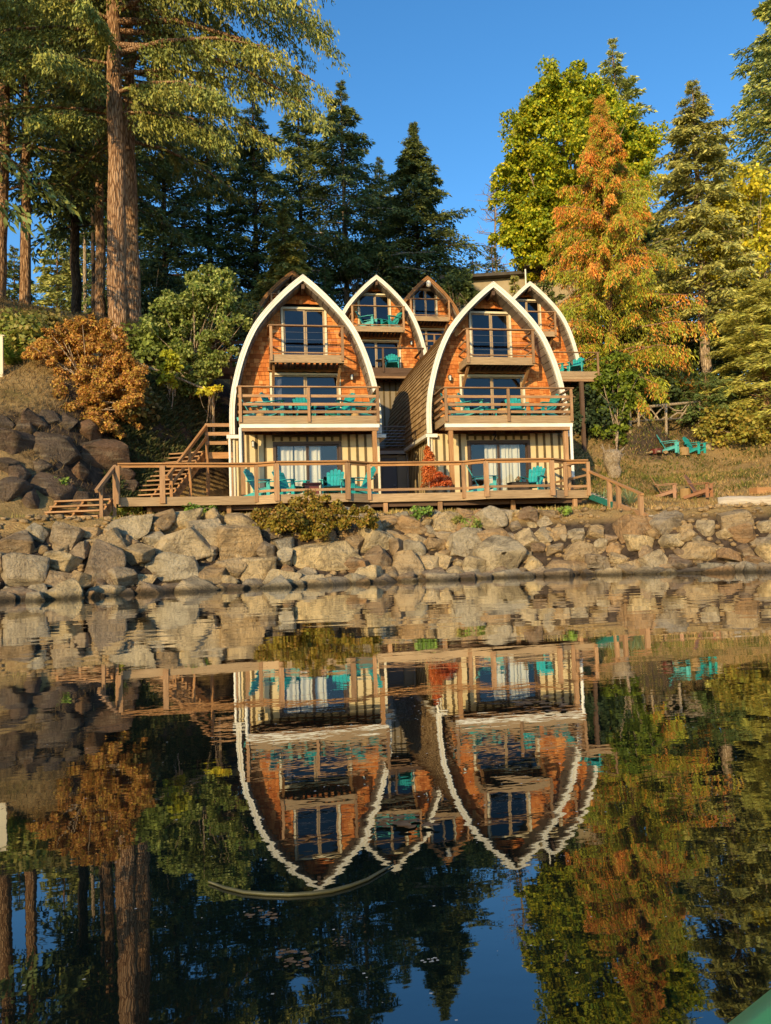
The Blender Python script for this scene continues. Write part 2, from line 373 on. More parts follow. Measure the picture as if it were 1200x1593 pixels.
def gz(x, y):
    x = np.atleast_1d(np.asarray(x, float)); y = np.atleast_1d(np.asarray(y, float))
    sh = x.shape; x = x.ravel(); y = y.ravel(); out = np.empty(len(x))
    for k in range(0, len(x), 20000):
        a, b = x[k:k+20000], y[k:k+20000]
        d = np.sqrt((a[:, None]-CP[None, :, 0])**2+(b[:, None]-CP[None, :, 1])**2+1.0)
        up = -d@_w[:n_]+_w[n_]+a*_w[n_+1]+b*_w[n_+2]
        t = b-shore(a)
        far = np.clip((np.hypot(a, b-40)-110)/150, 0, 1); up = up*(1-far)+np.clip(up, 2, 30)*far
        up = np.maximum(up, 1.5)
        bank = np.where(t < 0.35, np.maximum((t-.35)*0.8, -4), (t-.35)*1.1)
        m = np.clip((t-1.7)/0.6, 0, 1)
        z = bank*(1-m)+up*m
        amp = np.clip((t-2.2)/2, 0, 1)
        clif = np.clip(1-np.abs(b-23.2)/2.5, 0, 1)*np.clip((-3.0-a)/2, 0, 1)
        z += amp*(0.16*(vnoise(a*.9, b*.9, 1)-.5)+0.10*(vnoise(a*2.3, b*2.3, 2)-.5)) + clif*(0.7*(vnoise(a*1.1, b*1.6, 3)-.5)+.35*(vnoise(a*3, b*3, 4)-.5))
        out[k:k+20000] = z
    return out.reshape(sh)
def g1(x, y): return float(gz([x], [y])[0])
def axis_pts(lo, hi, dlo, dhi, step, grow=1.25):
    a = list(np.arange(dlo, dhi+1e-6, step)); s = step
    while a[-1] < hi: s *= grow; a.append(min(hi, a[-1]+s))
    s = step
    while a[0] > lo: s *= grow; a.insert(0, max(lo, a[0]-s))
    return np.array(a)
gx = axis_pts(-700, 700, -17, 32, 0.30); gy = axis_pts(9, 900, 12, 50, 0.30)
X, Y = np.meshgrid(gx, gy); Zg = gz(X, Y)
V = np.stack([X, Y, Zg], -1).reshape(-1, 3); nx, ny = len(gx), len(gy)
I = np.arange(nx*ny).reshape(ny, nx)
Fq = np.stack([I[:-1, :-1], I[:-1, 1:], I[1:, 1:], I[1:, :-1]], -1).reshape(-1, 4)
def ground_mat():
    m, N, done = newmat('hillside_ground')
    pos = N('NewGeometry').outputs['Position']; nz = N('SeparateXYZ', {0: N('NewGeometry').outputs['Normal']}).outputs[2]
    a = N('TexNoise', {'Vector': pos, 'Scale': 0.55, 'Detail': 6, 'Roughness': 0.6}).outputs[0]
    b = N('TexNoise', {'Vector': pos, 'Scale': 5.0, 'Detail': 8, 'Roughness': 0.7}).outputs[0]
    c2 = N('TexNoise', {'Vector': pos, 'Scale': 28.0, 'Detail': 4, 'Roughness': 0.7}).outputs[0]
    c = ramp(N, math_(N, 'ADD', math_(N, 'MULTIPLY', a, 0.6), math_(N, 'MULTIPLY', b, 0.4)), [(0.32, (0.19, 0.165, 0.045)), (0.45, (0.40, 0.26, 0.10)), (0.55, (0.52, 0.34, 0.14)), (0.7, (0.38, 0.21, 0.09))])
    c = mix(N, math_(N, 'MULTIPLY', math_(N, 'SUBTRACT', c2, 0.45), 2.0), c, (0.10, 0.065, 0.03))
    st = N('MapRange', {'Value': math_(N, 'ADD', nz, math_(N, 'MULTIPLY', math_(N, 'SUBTRACT', b, 0.5), 0.3)), 'From Min': 0.60, 'From Max': 0.72, 'To Min': 1.0, 'To Max': 0.0}).outputs[0]
    rk = ramp(N, b, [(0.3, (0.03, 0.022, 0.016)), (0.5, (0.085, 0.06, 0.042)), (0.7, (0.15, 0.10, 0.07))])
    zb_ = N('MapRange', {'Value': N('SeparateXYZ', {0: pos}).outputs[2], 'From Min': 1.35, 'From Max': 1.6, 'To Min': 1.0, 'To Max': 0.0}).outputs[0]
    c = mix(N, math_(N, 'MAXIMUM', st, zb_), c, rk)
    sx = N('SeparateXYZ', {0: pos})
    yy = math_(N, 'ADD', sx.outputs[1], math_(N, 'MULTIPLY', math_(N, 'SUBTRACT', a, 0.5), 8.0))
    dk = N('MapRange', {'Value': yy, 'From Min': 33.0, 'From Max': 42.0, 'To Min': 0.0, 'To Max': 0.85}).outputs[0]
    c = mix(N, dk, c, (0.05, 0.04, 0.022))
    h = math_(N, 'ADD', b, math_(N, 'MULTIPLY', c2, 0.5))
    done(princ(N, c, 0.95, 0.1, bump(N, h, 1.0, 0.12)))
    return m
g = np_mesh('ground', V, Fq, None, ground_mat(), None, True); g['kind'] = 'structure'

# ------------------------------------------------------------------ water
def water_mat():
    m, N, done = newmat('sea_water')
    pos = N('NewGeometry').outputs['Position']
    mpA = N('Mapping', {'Vector': pos, 'Scale': (0.8, 1.1, 1), 'Rotation': (0, 0, 0.25)}).outputs[0]
    mpB = N('Mapping', {'Vector': pos, 'Scale': (1.0, 1.7, 1), 'Rotation': (0, 0, -0.2)}).outputs[0]
    big = N('TexNoise', {'Vector': mpA, 'Scale': 0.9, 'Detail': 2, 'Roughness': 0.4}).outputs[0]
    mid = N('TexNoise', {'Vector': mpB, 'Scale': 3.2, 'Detail': 2, 'Roughness': 0.45, 'Distortion': 0.3}).outputs[0]
    mpC = N('Mapping', {'Vector': pos, 'Scale': (1.1, 2.2, 1), 'Rotation': (0, 0, -0.12)}).outputs[0]
    fine = N('TexNoise', {'Vector': mpC, 'Scale': 9.0, 'Detail': 2}).outputs[0]
    patch = N('TexNoise', {'Vector': pos, 'Scale': 0.22, 'Detail': 2}).outputs[0]
    near = N('MapRange', {'Value': N('SeparateXYZ', {0: pos}).outputs[1], 'From Min': 3.0, 'From Max': 9.0, 'To Min': 0.8, 'To Max': 0.15}).outputs[0]
    pf = N('MapRange', {'Value': patch, 'From Min': 0.35, 'From Max': 0.65, 'To Min': 0.35, 'To Max': 1.2}).outputs[0]
    far = N('MapRange', {'Value': N('SeparateXYZ', {0: pos}).outputs[1], 'From Min': 3.5, 'From Max': 9.0, 'To Min': 0.0, 'To Max': 1.0}).outputs[0]
    mpD = N('Mapping', {'Vector': pos, 'Scale': (0.55, 1.5, 1), 'Rotation': (0, 0, 0.1)}).outputs[0]
    strk = N('TexNoise', {'Vector': mpD, 'Scale': 1.5, 'Detail': 1, 'Roughness': 0.4, 'Distortion': 0.4}).outputs[0]
    h = math_(N, 'ADD', math_(N, 'MULTIPLY', big, WAVE[0]), math_(N, 'MULTIPLY', strk, math_(N, 'MULTIPLY', far, 0.0030)))
    h = math_(N, 'ADD', h, math_(N, 'MULTIPLY', math_(N, 'MULTIPLY', mid, WAVE[1]), math_(N, 'MULTIPLY', pf, N('MapRange', {'Value': far, 'To Min': 1.0, 'To Max': 0.35}).outputs[0])))
    h = math_(N, 'ADD', h, math_(N, 'MULTIPLY', math_(N, 'MULTIPLY', fine, WAVE[2]), math_(N, 'MULTIPLY', pf, near)))
    b = N('Bump', {'Height': h, 'Strength': 1.0, 'Distance': 1.0}).outputs[0]
    fr = N('Fresnel', {'IOR': 1.36, 'Normal': b}).outputs[0]
    f = math_(N, 'MINIMUM', math_(N, 'ADD', math_(N, 'MULTIPLY', fr, 1.75), 0.075), 1.0)
    body = princ(N, (0.0035, 0.0075, 0.0065), 1.0, 0.0)
    gl = N('BsdfGlossy', {'Color': (0.95, 0.96, 0.95), 'Roughness': 0.012, 'Normal': b}).outputs[0]
    done(N('MixShader', {0: f, 1: body, 2: gl}).outputs[0])
    return m
WAVE = (0.0017, 0.0008, 0.00030)
wx = [-900, 900]; me = bpy.data.meshes.new('water')
me.from_pydata([(-900, -900, 0), (900, -900, 0), (900, 32, 0), (-900, 32, 0)], [], [(0, 1, 2, 3)])
wo = link('water', me, water_mat()); wo['kind'] = 'structure'

# ------------------------------------------------------------------ boulders
def ico(sub):
    import bmesh
    bm = bmesh.new(); bmesh.ops.create_icosphere(bm, subdivisions=sub, radius=1)
    v = np.array([x.co[:] for x in bm.verts]); f = np.array([[x.index for x in fc.verts] for fc in bm.faces]); bm.free()
    return v, f
ICO4, ICO3 = ico(4), ico(3)
def boulder_mesh(name, size, rng, mat='rock', cuts=10, lo=0.34, hi=0.74, rough=0.05, rot=None, sub=4):
    v, f = ICO4 if sub == 4 else ICO3
    p = v.copy()
    A = np.linalg.qr(rng.normal(size=(3, 3)))[0] if rough > .1 else np.array(Matrix.Rotation(rng.uniform(-.35, .35), 3, 'X')@Matrix.Rotation(rng.uniform(-.35, .35), 3, 'Y'))
    planes = [(s_*A[:, i]+rng.normal(0, .10, 3), rng.uniform(.48, .72)) for i in range(3) for s_ in (-1, 1)]
    planes += [(rng.normal(size=3), rng.uniform(lo+.12, hi+.04)) for k in range(cuts)]
    for _ in range(2):
        for nn, d in planes:
            nn = nrm(np.asarray(nn)); ex = np.maximum(0, p@nn-d); p = p-ex[:, None]*nn
    p = p*1.28
    p *= np.array(size)
    ph = rng.uniform(0, 50, 3)
    nz = np.array([mnoise.fractal(Vector((q*2.6/max(size)*0.7+ph)), 1.0, 2.0, 4) for q in p])
    p += nrm(v)*nz[:, None]*rough*max(size)
    if rot is None: rot = (rng.uniform(-.35, .35), rng.uniform(-.35, .35), rng.uniform(-pi, pi))
    R = np.array(Matrix.Rotation(rot[2], 3, 'Z')@Matrix.Rotation(rot[1], 3, 'Y')@Matrix.Rotation(rot[0], 3, 'X'))
    return np_mesh(name, p@R.T, f, None, mat, None, False)
def bank_at(px, py):
    """where the sight line through a photo point meets the bank"""
    for D in np.arange(14, 30, 0.04):
        q = PD(px, py, D)
        if g1(q[0], q[1]) >= q[2]: return q
    return PD(px, py, 21)
rr = np.random.default_rng(21)
placed = []
HERO = [  # px, py of centre, width px, height px, yaw, label
 (500, 868, 126, 40, 0.05, 'long flat-topped tan slab boulder lying below the juniper bush'),
 (372, 850, 62, 56, 0.4, 'large upright brown boulder left of the juniper bush'),
 (318, 838, 58, 56, 0.6, 'tall grey brown boulder standing behind the long sloping rock'),
 (285, 855, 100, 50, 0.2, 'broad rounded tan boulder in the middle of the left riprap'),
 (400, 888, 62, 44, 0.1, 'square grey block at the waterline with dark right face'),
 (265, 890, 90, 42, -0.3, 'long pale sloping boulder at the waterline on the left'),
 (320, 905, 58, 48, 0.8, 'orange brown pointed boulder at the waterline beside the grey block'),
 (40, 890, 78, 60, 0.3, 'large pale boulder at the left edge of the waterline'),
 (155, 888, 56, 62, 1.1, 'leaning pale boulder above the small dark rocks on the left'),
 (170, 850, 50, 50, 0.7, 'reddish brown boulder below the lower left stairs'),
 (630, 880, 50, 46, 0.2, 'blocky grey boulder at the waterline below the white-trimmed passage'),
 (580, 842, 64, 50, 0.9, 'rust stained boulder right of the juniper bush'),
 (720, 845, 52, 44, 0.3, 'pale angular boulder above the broad grey waterline rock'),
 (775, 870, 70, 60, 0.5, 'broad grey boulder sloping down to the water below the planter'),
 (762, 812, 38, 36, 0.4, 'upright boulder standing highest on the riprap crest'),
 (880, 886, 96, 26, 0.1, 'low flat dark boulder at the waterline below the right deck corner'),
 (1040, 815, 58, 36, 0.2, 'smooth pale boulder on the crest below the brown chairs'),
 (1140, 812, 46, 30, 0.1, 'pale oval boulder on the crest near the bleached log'),
 (1100, 858, 70, 34, -0.2, 'wide sloping tan boulder below the bleached log'),
 (985, 828, 52, 46, 0.5, 'rounded tan boulder at the foot of the ramp'),
 (1020, 880, 46, 36, 0.0, 'pale yellow angular boulder at the right waterline'),
 (905, 862, 58, 32, 0.3, 'grey wedge boulder below the deck corner post'),
 (690, 815, 44, 34, 0.6, 'brown boulder on the crest below the red planter shrub'),
 (20, 922, 36, 30, 0.2, 'small rust red boulder standing in the water at far left'),
 (55, 925, 24, 20, 0.9, 'tiny orange boulder in the water beside the rust red one'),
]
for px, py, wpx, hpx, yw, lab in HERO:
    q = bank_at(px, py) if py < 915 else PZ(px, py+6, 0.05)
    D = float((q-_c)@_fw); s = D/F_PX
    sx, sz = wpx*s*0.62, hpx*s*0.66
    o = boulder_mesh('boulder', (sx, min(sx, sz)*0.85+0.12, sz), rr, cuts=9, lo=0.42, hi=0.78, rot=(rr.uniform(-.12, .12), rr.uniform(-.15, .15), yw*0.5))
    o.location = (q[0], q[1]+0.06, q[2]-0.02); tag(o, lab, 'boulder', 'riprap boulders along the shore')
    placed.append((q[0], q[1], sx*0.75))
ZONES = [(-99, -2.2, 'below the lower left stairs'), (-2.2, 2.2, 'left of and under the juniper bush'), (2.2, 6.2, 'below the passage between the front cabins'), (6.2, 10.6, 'below the right front cabin'), (10.6, 99, 'below the grassy lawn on the right')]
def zone(x): return next(t for a, b, t in ZONES if a <= x < b)
n_b = 0
for size, count, tries in ((0.46, 108, 7000), (0.33, 132, 12000), (0.21, 42, 5000)):
    k = 0
    for _ in range(tries):
        if k >= count: break
        x = rr.uniform(-7.4, 14.8); t = rr.uniform(-0.5, 2.3); y = float(shore(x))+t
        if (x < -3.4 and t > 1.75) or (x > 8.6 and t > 1.5) or t > 2.15: continue
        s = size*rr.uniform(0.8, 1.2)*(1.0 if x < 8 else 0.82)
        if any(abs(x-a) < (s+b)*0.62 and abs(y-c_) < (s+b)*0.40 for a, c_, b in placed): continue
        placed.append((x, y, s)); k += 1
        sx, sy, sz = s*rr.uniform(.9, 1.35), s*rr.uniform(.75, 1.0), s*rr.uniform(.62, .92)
        o = boulder_mesh('boulder', (sx, sy, sz), rr, sub=4 if size > .3 else 3)
        o.location = (x, y, max(g1(x, y), -sz*.45)+sz*(0.18 if t < 1.35 else -0.30))
        row = 'at the waterline' if t < 0.45 else ('in the middle of the bank' if t < 1.45 else 'on the crest of the bank')
        sw = 'large' if size > .4 else ('medium' if size > .3 else 'small')
        tag(o, f'{sw} angular boulder {row} {zone(x)}', 'boulder', f'{sw} boulders {row} {zone(x)}')
pv, pf_ = ico(1); n_p = 1500; xs = rr.uniform(-8, 15, n_p); ts = rr.uniform(-.1, 2.4, n_p); ys = shore(xs)+ts; zs_ = gz(xs, ys); ss = rr.uniform(.03, .10, n_p)
VV = np.concatenate([(pv*(1+rr.normal(0, .16, (len(pv), 1))))*np.array([1.3, 1, .75])*s_+np.array([x_, y_, z_+s_*.2]) for x_, y_, z_, s_ in zip(xs, ys, zs_, ss)])
FF = np.concatenate([pf_+k*len(pv) for k in range(n_p)])
rub = np_mesh('rubble', VV, FF, None, 'rock', None, False); rub['kind'] = 'stuff'; tag(rub, 'small stones and rubble filling the gaps between the riprap boulders', 'rubble')
# dark rock outcrop on the left bluff
CL = [(22, 690, 0, 1.05, 1.1, 'dark cracked rock outcrop at the left edge under dry grass'), (88, 700, 0, 1.15, 1.3, 'tall dark red brown cliff face below the orange bush'),
        (18, 760, 0, 0.95, 0.8, 'low dark rock at the foot of the bluff at the left edge'), (150, 712, 0, 1.15, 1.15, 'dark rock ledge behind the lower left stairs'), (85, 762, 0, 1.1, 0.8, 'shadowed rock shelf behind the lower stair treads'), (185, 735, 0, .9, .9, 'dark rock under the ivy slope left of the upper stairs'), (135, 668, 0, 1.0, .8, 'dark ledge directly below the orange bush'), (50, 655, 0, .8, .5, 'narrow dark rock band under the dry grass lip')]
CL += [(x, y, 0, .62, .6, f'jagged dark cliff block {t_}') for x, y, t_ in ((40, 668, 'just below the dry grass lip near the left edge'), (118, 735, 'in the middle of the rock face beside the stair handrail'), (60, 725, 'in the middle of the rock face near the left edge'), (8, 725, 'touching the left edge at mid height'), (100, 655, 'high on the face under the left half of the orange bush'), (140, 700, 'halfway up the face below the middle of the orange bush'), (30, 740, 'low on the face above the leftmost boulders'), (175, 720, 'low on the face next to the top of the stair handrail'), (65, 690, 'at the centre of the rock face'), (155, 655, 'high on the face under the right half of the orange bush'), (170, 690, 'at the right end of the rock face under the bush'), (120, 775, 'at the foot of the rock face behind the stairs'), (45, 785, 'at the foot of the rock face near the left edge'), (200, 760, 'between the deck post and the ivy'), (75, 650, 'on the upper edge of the rock face'), (5, 660, 'on the upper edge at the picture border'))]
for i, (px, py, D, sx, sz, lab) in enumerate(CL):
    q = bank_at(px, py)
    o = boulder_mesh('rock_outcrop', (sx*.85, .8*sx, sz*.85), rr, 'cliff', cuts=22, lo=0.22, hi=0.60, rough=0.045, rot=(0.1, 0.05, 0.3*i))
    o.location = (q[0], q[1]+0.08, q[2]-0.05); tag(o, lab, 'rock')
# ------------------------------------------------------------------ arched cabins
PH = np.array([0, .10, .19, .312, .5, .66, .772, .88, .95, 1.0]); PWd = np.array([1, 1.0, .99, .95, .838, .687, .515, .298, .135, 0.0])
def catmull(xs, ys, x):
    i = int(np.clip(np.searchsorted(xs, x)-1, 0, len(xs)-2)); h = xs[i+1]-xs[i]; t = (x-xs[i])/h
    def sl(k):
        if k == 0: return 0.0
        if k == len(xs)-1: return (ys[-1]-ys[-2])/(xs[-1]-xs[-2])*1.08
        return (ys[k+1]-ys[k-1])/(xs[k+1]-xs[k-1])
    m0, m1 = sl(i)*h, sl(i+1)*h
    return (2*t**3-3*t*t+1)*ys[i]+(t**3-2*t*t+t)*m0+(-2*t**3+3*t*t)*ys[i+1]+(t**3-t*t)*m1
class Arch:
    def __init__(s, cx, zb, w, H, n=40):
        s.cx, s.zb, s.w, s.H = cx, zb, w, H
        fz = [1-(1-k/n)**1.0 for k in range(n+1)]
        pts = [(w*catmull(PH, PWd, f), zb+H*f) for f in fz]
        s.pts = pts
        d = [0]
        for a, b in zip(pts, pts[1:]): d.append(d[-1]+math.hypot(b[0]-a[0], b[1]-a[1]))
        s.len = d[-1]; s.d = np.array(d); s.px = np.array([p[0] for p in pts]); s.pz = np.array([p[1] for p in pts])
    def at(s, u, off=0.0):
        """half width and height at arc length u, pushed outward by off"""
        x, z = np.interp(u, s.d, s.px), np.interp(u, s.d, s.pz)
        e = 0.08; x0, z0 = np.interp(u-e, s.d, s.px), np.interp(u-e, s.d, s.pz); x1, z1 = np.interp(u+e, s.d, s.px), np.interp(u+e, s.d, s.pz)
        tx, tz = x1-x0, z1-z0; L = math.hypot(tx, tz); nx, nz_ = tz/L, -tx/L
        return x+nx*off, z+nz_*off
    def hw(s, z, off=0.0):
        if z <= s.zb: return s.w+off
        f = (z-s.zb)/s.H
        return (s.w*catmull(PH, PWd, f) if f < 1 else 0)+off
    def band(s, o0, o1, side, n=44, u0=0.0):
        us = [u0+(s.len-u0)*k/n for k in range(n+1)]; A = [s.at(u, o0) for u in us]; B = [s.at(u, o1) for u in us]
        # close at the ridge: run both edges on until they meet the centre line
        out = []
        for P in (A, B):
            (xa, za), (xb, zb) = P[-2], P[-1]
            t = xa/(xa-xb) if xa != xb else 1
            P[-1] = (0.0, za+(zb-za)*t)
            while len(P) > 2 and P[-2][0] <= 0.0: P[-2] = P[-1]
            out.append([(s.cx+side*x, z) for x, z in P])
        return out
def extrude_band(mb, A, B, y0, y1, val=0.5):
    """strip between the polylines A and B, from y0 to y1"""
    L = 0
    for k in range(len(A)-1):
        a0, a1, b0, b1 = A[k], A[k+1], B[k], B[k+1]
        l = math.hypot(a1[0]-a0[0], a1[1]-a0[1])
        if l < 1e-5 and math.hypot(b1[0]-b0[0], b1[1]-b0[1]) < 1e-5: continue
        def q(p, y): return (p[0], y, p[1])
        mb.face([q(a0, y0), q(a1, y0), q(b1, y0), q(b0, y0)], [(L, 0), (L+l, 0), (L+l, .2), (L, .2)], val)
        mb.face([q(a0, y1), q(b0, y1), q(b1, y1), q(a1, y1)], [(L, 0), (L, .2), (L+l, .2), (L+l, 0)], val)
        mb.face([q(a0, y0), q(a0, y1), q(a1, y1), q(a1, y0)], [(L, 0), (L, .2), (L+l, .2), (L+l, 0)], val)
        mb.face([q(b0, y0), q(b1, y0), q(b1, y1), q(b0, y1)], [(L, 0), (L+l, 0), (L+l, .2), (L, .2)], val)
        L += l
    for a, b in ((A[0], B[0]),):
        mb.face([(a[0], y0, a[1]), (b[0], y0, b[1]), (b[0], y1, b[1]), (a[0], y1, a[1])], None, val)
def cut(iv, lo, hi):
    out = []
    for a, b in iv:
        if hi <= a or lo >= b: out.append((a, b)); continue
        if a < lo: out.append((a, lo))
        if hi < b: out.append((hi, b))
    return out
def window(name, parent, x0, x1, z0, z1, y, casing='casing', frame='sash', glass='glass', cw=0.075, mull=(0.5,), curtain=None, mw=0.06, rail=None):
    """framed opening in a wall whose face is at y (facing -Y); panes are sub-parts"""
    f = MB()
    for a, b, c, d in ((x0-cw, x0, z0, z1+cw), (x1, x1+cw, z0, z1+cw)): f.box(a, b, y-0.05, y+0.06, c, d)
    f.box(x0, x1, y-0.048, y+0.06, z1, z1+cw); f.box(x0, x1, y-0.07, y+0.06, z0-0.05, z0)
    fr = f.build(name, casing, parent)
    s = MB(); xs = [x0]+[x0+(x1-x0)*m for m in mull]+[x1]; e = 0.045
    for k in range(len(xs)-1):
        a, b = xs[k], xs[k+1]; yy = y+0.02+0.03*(k % 2)
        s.box(a, a+mw, yy, yy+0.04, z0, z1); s.box(b-mw, b, yy, yy+0.04, z0, z1)
        s.box(a+mw, b-mw, yy, yy+0.04, z1-e, z1); s.box(a+mw, b-mw, yy, yy+0.04, z0, z0+e)
        if rail: s.box(a+mw, b-mw, yy+0.002, yy+0.038, rail-0.02, rail+0.02)
    s.build('sash', frame, fr)
    for k in range(len(xs)-1):
        a, b = xs[k], xs[k+1]; yy = y+0.04+0.03*(k % 2)
        p = MB(); p.face([(a+mw, yy, z0+e), (b-mw, yy, z0+e), (b-mw, yy, z1-e), (a+mw, yy, z1-e)]); p.build('pane', glass, fr)
    for ca, cb in (curtain or ()):
        c = MB(); n = max(8, int((cb-ca)*60)); pr = None
        for k in range(n+1):
            xx = ca+(cb-ca)*k/n; q = (xx, y+0.20+0.035*sin(xx*41+sin(xx*13)*1.5))
            if pr: c.face([(pr[0], pr[1], z0+.03), (q[0], q[1], z0+.03), (q[0], q[1], z1-.02), (pr[0], pr[1], z1-.02)])
            pr = q
        c.build('curtain', 'curtain', parent, smooth=False)
    return fr
def wall_lamp(parent, x, y, z, s=1.0, white=False):
    m = MB(); m.box(x-.045*s, x+.045*s, y-.03, y, z-.06*s, z+.08*s)
    m.tube([(x, y-.03, z+.06*s), (x, y-.10*s, z+.10*s), (x, y-.13*s, z+.07*s)], .012*s, 6)
    m.tube([(x, y-.13*s, z+.08*s), (x, y-.13*s, z+.04*s)], [.02*s, .075*s], 8); m.tube([(x, y-.13*s, z-.13*s), (x, y-.13*s, z-.15*s)], [.05*s, .03*s], 8)
    for k in range(4):
        a = pi/4+k*pi/2; m.tube([(x+.065*s*cos(a), y-.13*s+.065*s*sin(a), z+.045*s), (x+.045*s*cos(a), y-.13*s+.045*s*sin(a), z-.14*s)], .008*s, 4)
    l = m.build('wall_lamp', 'white' if white else 'black', parent)
    MB().tube([(x, y-.13*s, z+.04*s), (x, y-.13*s, z-.13*s)], [.055*s, .04*s], 10).build('lamp_glass', 'lamp_glass', l)
def balcony(root, cx, xl, xr, yf, yb, zf, fas, rail_h, mids, posts, name, wires=0, braces=None, mat='timber', bottom=True, soffit_ribs=True):
    """projecting wooden balcony; floor top at zf; posts, rails and braces are its sub-parts"""
    m = MB()
    m.box(xl, xr, yf, yf+0.05, zf-fas, zf+0.01, 0.45)
    for s_, x in ((-1, xl), (1, xr)): m.box(min(x, x-s_*.05), max(x, x-s_*.05), yf+0.052, yb, zf-fas, zf+0.008, 0.4)
    b = m.build(name, 'fascia' if mat == 'timber' else mat, root)
    fl = MB(); n = int((yb-yf-.06)/0.14)
    for k in range(n): fl.box(xl+.052, xr-.052, yf+.055+k*.14, yf+.055+k*.14+.134, zf-0.04, zf)
    j = int((xr-xl)/0.2)
    for k in range(j+1):
        x = xl+.08+(xr-xl-.16)*k/j; fl.box(x-.022, x+.022, yf+.06, yb, zf-fas+.02, zf-.042, 0.3)
    fl.build('floor', 'dark_timber', b)
    pw = 0.09
    for x in posts:
        MB().box(x-pw/2, x+pw/2, yf-0.06, yf-0.002, zf-fas*0.8, zf+rail_h-.04).build('post', mat, b)
    r = MB(); r.box(xl-.03, xr+.03, yf-0.085, yf+0.055, zf+rail_h-.038, zf+rail_h)
    for mz in mids: r.box(xl+.02, xr-.02, yf+.0, yf+0.035, zf+mz-.045, zf+mz+.045)
    if bottom: r.box(xl+.02, xr-.02, yf+.002, yf+0.037, zf+.06, zf+.10)
    r.build('front_rail', mat, b)
    for x in (xl, xr):
        r = MB(); r.box(x-.06, x+.06, yf+0.057, yb, zf+rail_h-.037, zf+rail_h-.001)
        for mz in mids: r.box(x-.018, x+.018, yf+.04, yb, zf+mz-.045, zf+mz+.045)
        if not mids:
            for q in (0.3, 0.6): r.box(x-.015, x+.015, yf+.04, yb, zf+q-.03, zf+q+.03)
        r.build('side_rail', mat, b)
    if wires:
        wv = MB()
        for k in range(wires):
            zz = zf+.16+(rail_h-.25)*(k+.5)/wires; wv.tube([(xl, yf+.02, zz), ((xl+xr)/2, yf+.02, zz-.012), (xr, yf+.02, zz)], .006, 5)
        wv.build('cable', 'steel', b)
    if braces:
        for x in (xl+.12, xr-.12):
            MB().beam((x, yb-.02, zf-braces), (x, yf+.22, zf-fas+.01), .085, .085, up=(1, 0, 0)).build('brace', 'red_trim', b)
    return b
